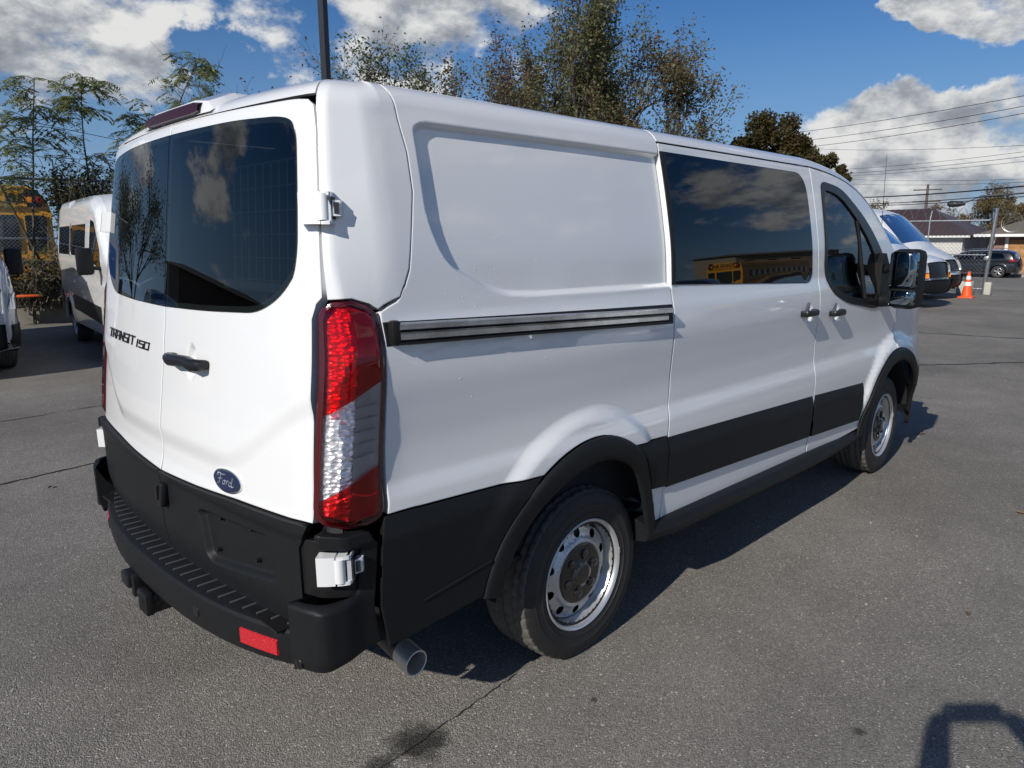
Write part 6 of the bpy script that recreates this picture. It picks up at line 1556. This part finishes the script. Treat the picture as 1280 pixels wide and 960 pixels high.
m = MB(); m.box((4.5, W0/2, 1.35), (9, W0, 2.72)); m.build('wall', BRICK, h2)
m = MB(); a, b_, c, d = (-.9, -.6, 2.80), (9.6, -.6, 2.80), (9.6, W0+.6, 2.80), (-.9, W0+.6, 2.80); m.add([a, b_, c, d, (4.3, 3.5, 5.0), (4.3, W0-4.6, 5.0)], [(0, 4, 5, 3), (0, 1, 4), (1, 2, 5, 4), (2, 3, 5), (0, 3, 2, 1)]); rf = m.build('roof', SHING, h2)
m = MB(); m.box((-.92, W0/2, 2.72), (.10, W0+1.4, .18)); m.build('fascia', WTRIM, h2)
m = MB(); m.box((-.04, 10.3, 1.25), (.10, 2.2, 2.35)); gd = m.build('garage_door', WOODD, h2)
for k in range(4):
    for j in range(4): m = MB(); m.box((-.10, 9.45 + .56*j, .42 + .56*k), (.03, .46, .42), bev=.01); m.build('door_panel', WOODD, gd)
for y in (9.1, 11.5): m = MB(); m.box((-.06, y, 1.3), (.16, .18, 2.6)); m.build('post', WTRIM, h2)
m = MB(); m.box((-.05, 7.3, 1.5), (.10, .7, .5)); m.build('letter_box', WDARK, h2); m = MB(); m.box((-.05, 4.2, 1.5), (.10, 1.8, 1.3)); w = m.build('window', WTRIM, h2); m = MB(); m.box((-.11, 4.2, 1.5), (.03, 1.6, 1.1)); m.build('pane', WDARK, w)
m = MB(); m.tube([(-.75, 12.0, 2.7), (-.1, 12.35, 1.9), (-.1, 12.35, 0)], .05, 6); m.build('drain_pipe', WTRIM, h2)
gt = empty('garden_gate', (57.3, 10.3, -.85), 0, 'white boarded garden gate between the two houses', 'gate'); 
for k in range(6): m = MB(); m.box((0, -.05 + .22*k, .85), (.06, .20, 1.6), bev=.01); m.build('board', WTRIM, gt)
bw = MB(); bw.box((0, 0, .35), (.3, 4.0, .75)); o = bw.build('brick_garden_wall', BRICK); o.location = (53.2, 3.6, -.75); tag(o, 'low brick garden wall right of the black suv', 'wall')
tree('small dark shrub against the brick house at the right edge', (54.2, 4.6, -.6), 133, 1.9, 1.0, 1500, .14, (LV_DARK,), 3, 3, .03, .2, (4, 5), .3, name='bush', cat='shrub')

# building across the lot with balconies, seen only as a reflection
m = None
def block(label, loc, rz, W_, Dp, Hh, wallm, roofm, floors, cols, balc):
    b = empty('apartment_building', loc, rz, label, 'building')
    m = MB(); m.box((0, 0, Hh/2), (W_, Dp, Hh)); m.build('wall', wallm, b)
    m = MB(); m.add([(-W_/2-.8, -Dp/2-.8, Hh), (W_/2+.8, -Dp/2-.8, Hh), (W_/2+.8, Dp/2+.8, Hh), (-W_/2-.8, Dp/2+.8, Hh), (-W_/3, 0, Hh+1.0), (W_/3, 0, Hh+1.0)], [(0, 1, 5, 4), (1, 2, 5), (2, 3, 4, 5), (3, 0, 4), (0, 3, 2, 1)]); m.build('roof', roofm, b)
    for s in (-1, 1):
        for f in range(floors):
            z = 1.5 + f*Hh/floors
            for c in range(cols):
                x = -W_/2 + W_*(c+.5)/cols; m = MB(); m.box((x, s*(Dp/2+.02), z), (1.5, .08, 1.3)); w = m.build('window', wallm, b); m = MB(); m.box((x, s*(Dp/2+.07), z), (1.3, .03, 1.1)); m.build('pane', WDARK, w)
            if balc and f:
                m = MB(); m.box((0, s*(Dp/2+.6), z-1.35), (W_*.8, 1.2, .15)); bl = m.build('balcony', TANW, b)
                m = MB(); m.box((0, s*(Dp/2+1.17), z-.8), (W_*.8, .05, 1.0)); m.build('balcony_rail', TANW, bl)
    return b
TANW = mat('tan_render', (.36, .30, .21), .9, noise=(2, .3, (.28, .24, .17)))
block('tan two-storey building with balconies across the lot, right of the far school bus', (92, -44, -1), .5, 17, 10, 7.5, TANW, SHING, 2, 5, True)
block('dark brick two-storey building behind the camera on the left side of the lot', (-46, 82, 0), .50, 30, 14, 6.5, mat('dark_brown_brick', (.16, .12, .10), .9), mat('dark_roof', (.07, .065, .06), .9), 1, 5, False)
for i, (x, y, hh, lab) in enumerate([(62, -44, 8, 'olive tree beyond the far school bus, left one'), (48, -40, 7.5, 'olive tree beyond the row of cars across the lot'), (-10.5, 52, 12.5, 'tall dark tree beside the dark brick building'), (-6.0, 58, 10, 'dark tree right of the tallest one by the brick building'), (34, -40, 6.5, 'olive tree farthest to the left beyond the row of cars')]):
    tree(lab, (x, y), 400+i, hh, .9, 5000, .28, (LV_OLIVE, LV_DARK), 4, 2, .2, .5, (3, 4), .4, group='trees round the lot')

# ---------------------------------------------------------------- poles and wires
WOOD = mat('weathered_pole_wood', (.10, .085, .07), .9); CABLE = mat('black_cable', (.012, .012, .013), .6)
def utility(label, loc, hh, arms=2):
    p_ = empty('utility_pole', loc, .2, label, 'utility pole', 'utility poles along the street'); m = MB(); m.tube([(0, 0, 0), (0, 0, hh)], [.16, .11], 10); m.build('pole', WOOD, p_)
    for k in range(arms): m = MB(); m.box((0, 0, hh-.5-1.1*k), (.12, 2.4, .12)); m.build('cross_arm', WOOD, p_)
    m = MB(); m.revolve([(0, 0), (0, .22), (.75, .22), (.75, 0)], (.35, .1, hh-3.0), axis='z', n=12); m.build('transformer', GALV, p_)
q = pg(1153, 300, 82); utility('wooden utility pole with cross arms standing above the brown roof', (q[0], q[1], -.9), 7.7)
q = pg(1330, 300, 46); P_R = (q[0], q[1], -.6); utility('wooden utility pole just outside the right edge of the picture', P_R, 10.5)
q = pg(940, 300, 60); utility('wooden utility pole hidden behind the cab of the big van', (q[0], q[1], -.6), 9.0)
def wire(u0, v0, D0, u1, v1, D1, r=.018, sag=.35, ext=.9, label='', grp='overhead cables'):
    a = Vector(pg(u0, v0, D0)); b = Vector(pg(u1, v1, D1)); e = b + (b-a)*ext*.35; s = a - (b-a)*ext*.5
    pts = [s.lerp(e, i/24) - Vector((0, 0, sag*4*(i/24)*(1-i/24) - sag*.75)) for i in range(25)]
    m = MB(); m.tube(pts, r, 5, caps=False); tag(m.build('overhead_cable', CABLE), label, 'cable', grp)
for k, (a, b, r, lab) in enumerate([((1000, 165), (1280, 121), .013, 'top one of the three slanting cables, right side'), ((1028, 173), (1280, 134), .013, 'middle one of the three slanting cables, right side'), ((1033, 181), (1280, 143), .013, 'lowest one of the three slanting cables, right side'),
        ((1048, 187), (1280, 183), .008, 'thin level cable just below the three slanting cables'), ((1050, 212), (1280, 191), .008, 'thin cable above the pair near mid height, right side'), ((1050, 217), (1280, 197), .010, 'upper of the close pair of cables, right side'), ((1050, 220), (1280, 203), .008, 'lower of the close pair of cables, right side'),
        ((1060, 224), (1280, 225), .007, 'thin level cable over the aerial tip'), ((1062, 230), (1280, 229), .007, 'thin level cable under the aerial tip'), ((1066, 247), (1280, 234), .030, 'thickest black cable over the houses'), ((1070, 255), (1280, 243), .020, 'black cable next below the thickest one'), ((1075, 257), (1280, 247), .018, 'cable that carries on just above the street lamp')]):
    wire(a[0], a[1], 48, b[0], b[1], 36, r, .25, label=lab)
wire(0, 143, 26, 260, 196, 30, .010, .2, label='upper thin cable behind the saplings, left side'); wire(0, 172, 26, 262, 222, 30, .008, .2, label='lower thin cable behind the saplings, left side'); wire(0, 192, 26, 262, 205, 30, .006, .2, label='faint level cable behind the saplings, left side')
# street lamp on a long arm
sl_ = empty('street_lamp', P_R, 0, 'cobra-head street lamp on a long curved arm above the white gate and houses', 'street lamp')
Q = Vector(pg(1190, 255, 42)) - Vector(P_R); Q2 = Vector(pg(1202, 255, 42)) - Vector(P_R); Q3 = Vector(pg(1226, 245, 43)) - Vector(P_R)
m = MB(); m.tube([Vector((0, 0, Q3.z+.3)), Q3, Q2.lerp(Q3, .5) + Vector((0, 0, -.02)), Q2], [.04, .035, .03, .03], 7); m.build('arm', GALV, sl_)
m = MB(); hc = (Q + Q2)/2; ax = (Q2-Q).normalized(); m.tube([hc - ax*.40, hc - ax*.28, hc + ax*.05, hc + ax*.36], [.07, .15, .14, .06], 12); m.build('lamp_head', mat('dark_lamp_paint', (.02, .02, .022), .5), sl_)

# ---------------------------------------------------------------- the photographer, whose shadow falls on the asphalt
def person():
    fw = Vector((cos(YAW), sin(YAW), 0)); rt = Vector((sin(YAW), -cos(YAW), 0)); C = Vector(CAM_POS)
    o = C - fw*.47 + rt*.045; o.z = 0
    P = empty('person', o, YAW, 'person in dark jacket and jeans holding up a phone with both hands', 'person')
    # local frame: x forward, y left
    J = {}; E_ = []; R_ = []
    def v(n, x, y, z, r): J[n] = len(R_); V_.append((x, y, z)); R_.append(r)
    V_ = []
    v('pel', 0, 0, .96, .145); v('wst', .01, 0, 1.12, .13); v('chs', .0, 0, 1.34, .155); v('nck', 0, 0, 1.50, .065); v('hd0', .02, 0, 1.58, .085); v('hd1', .03, 0, 1.67, .10); v('hd2', .02, 0, 1.745, .07)
    E_ += [('pel', 'wst'), ('wst', 'chs'), ('chs', 'nck'), ('nck', 'hd0'), ('hd0', 'hd1'), ('hd1', 'hd2')]
    for s, t in ((1, 'l'), (-1, 'r')):
        v('sh'+t, .0, .19*s, 1.43, .075); v('el'+t, .20, .255*s, 1.44, .064); v('el2'+t, .24, .245*s, 1.48, .058); v('wr'+t, .42, .14*s, 1.615, .040); v('pm'+t, .455, .105*s, 1.64, .030)
        v('hp'+t, 0, .10*s, .90, .105); v('kn'+t, .02, .12*s, .50, .065); v('an'+t, -.01, .13*s, .10, .045); v('ft'+t, .14, .15*s, .05, .042)
        E_ += [('chs', 'sh'+t), ('sh'+t, 'el'+t), ('el'+t, 'el2'+t), ('el2'+t, 'wr'+t), ('wr'+t, 'pm'+t), ('pel', 'hp'+t), ('hp'+t, 'kn'+t), ('kn'+t, 'an'+t), ('an'+t, 'ft'+t)]
    me = bpy.data.meshes.new('p'); me.from_pydata(V_, [(J[a], J[b]) for a, b in E_], []); ob = bpy.data.objects.new('body', me); COL.objects.link(ob)
    md = ob.modifiers.new('s', 'SKIN'); ob.modifiers.new('d', 'SUBSURF').levels = 2
    for i, r in enumerate(R_): me.skin_vertices[0].data[i].radius = (r, r)
    me.skin_vertices[0].data[J['pel']].use_root = True
    dg = bpy.context.evaluated_depsgraph_get(); dg.update(); m2 = bpy.data.meshes.new_from_object(ob.evaluated_get(dg)); bpy.data.objects.remove(ob)
    SKIN = mat('skin', (.50, .32, .24), .55); JACK = mat('dark_jacket', (.02, .022, .03), .85); JEAN = mat('blue_jeans', (.04, .055, .10), .85); SHOE = mat('dark_shoe', (.02, .02, .02), .6)
    for q in (JACK, SKIN, JEAN, SHOE): m2.materials.append(q)
    for p_ in m2.polygons:
        c = p_.center; k = 0
        if c.z > 1.515 and abs(c.y) < .13 and c.x < .2: k = 1
        elif c.x > .40 and c.z > 1.4: k = 1
        elif c.z < .10: k = 3
        elif c.z < .92: k = 2
        p_.material_index = k; p_.use_smooth = True
    b = link('body', m2, None, P)
    # face and hair
    m = MB(); m.tube([(.115, 0, 1.675), (.145, 0, 1.645), (.128, 0, 1.632)], [.008, .014, .012], 7); m.build('nose', SKIN, P)
    for s in (-1, 1):
        m = MB(); m.sphere((.108, .034*s, 1.68), .012, 8, 6); m.build('eye', mat('eye_white', (.7, .7, .68), .3), P); m = MB(); m.sphere((.02, .095*s, 1.66), .030, 8, 6, .6, .35, 1); m.build('ear', SKIN, P)
    m = MB(); m.box((.118, 0, 1.605), (.012, .045, .010), bev=.003); m.build('mouth', mat('lips', (.35, .14, .12), .5), P)
    m = MB(); m.sphere((.005, 0, 1.71), .112, 16, 10, 1.02, .95, .92); m.build('hair', mat('dark_hair', (.015, .012, .010), .7), P)
    # fingers round the phone
    for s in (-1, 1):
        for i in range(4):
            z = 1.655 - .018*i; L_ = (.030, .034, .032, .025)[i]
            m = MB(); m.tube([(.452, s*.098, z), (.474, s*.094, z+.002), (.480, s*.084, z+.003), (.4785, s*(.084-L_*.5), z+.002)], [.0085, .008, .0075, .0065], 7); m.build('finger', SKIN, P)
        m = MB(); m.tube([(.440, s*.110, 1.625), (.447, s*.092, 1.634), (.455, s*.070, 1.642)], [.011, .010, .008], 7); m.build('thumb', SKIN, P)
    ph = MB(); ph.box((0, 0, 0), (.008, .160, .078), bev=.003); p_ = ph.build('phone', mat('phone_black', (.01, .01, .012), .2)); p_.location = C - fw*.016 + Vector((0, 0, -.005)) + rt*.045; p_.rotation_euler = (0, 0, YAW)
    tag(p_, 'black smartphone held level in both hands of the photographer', 'phone')
    return P
person()
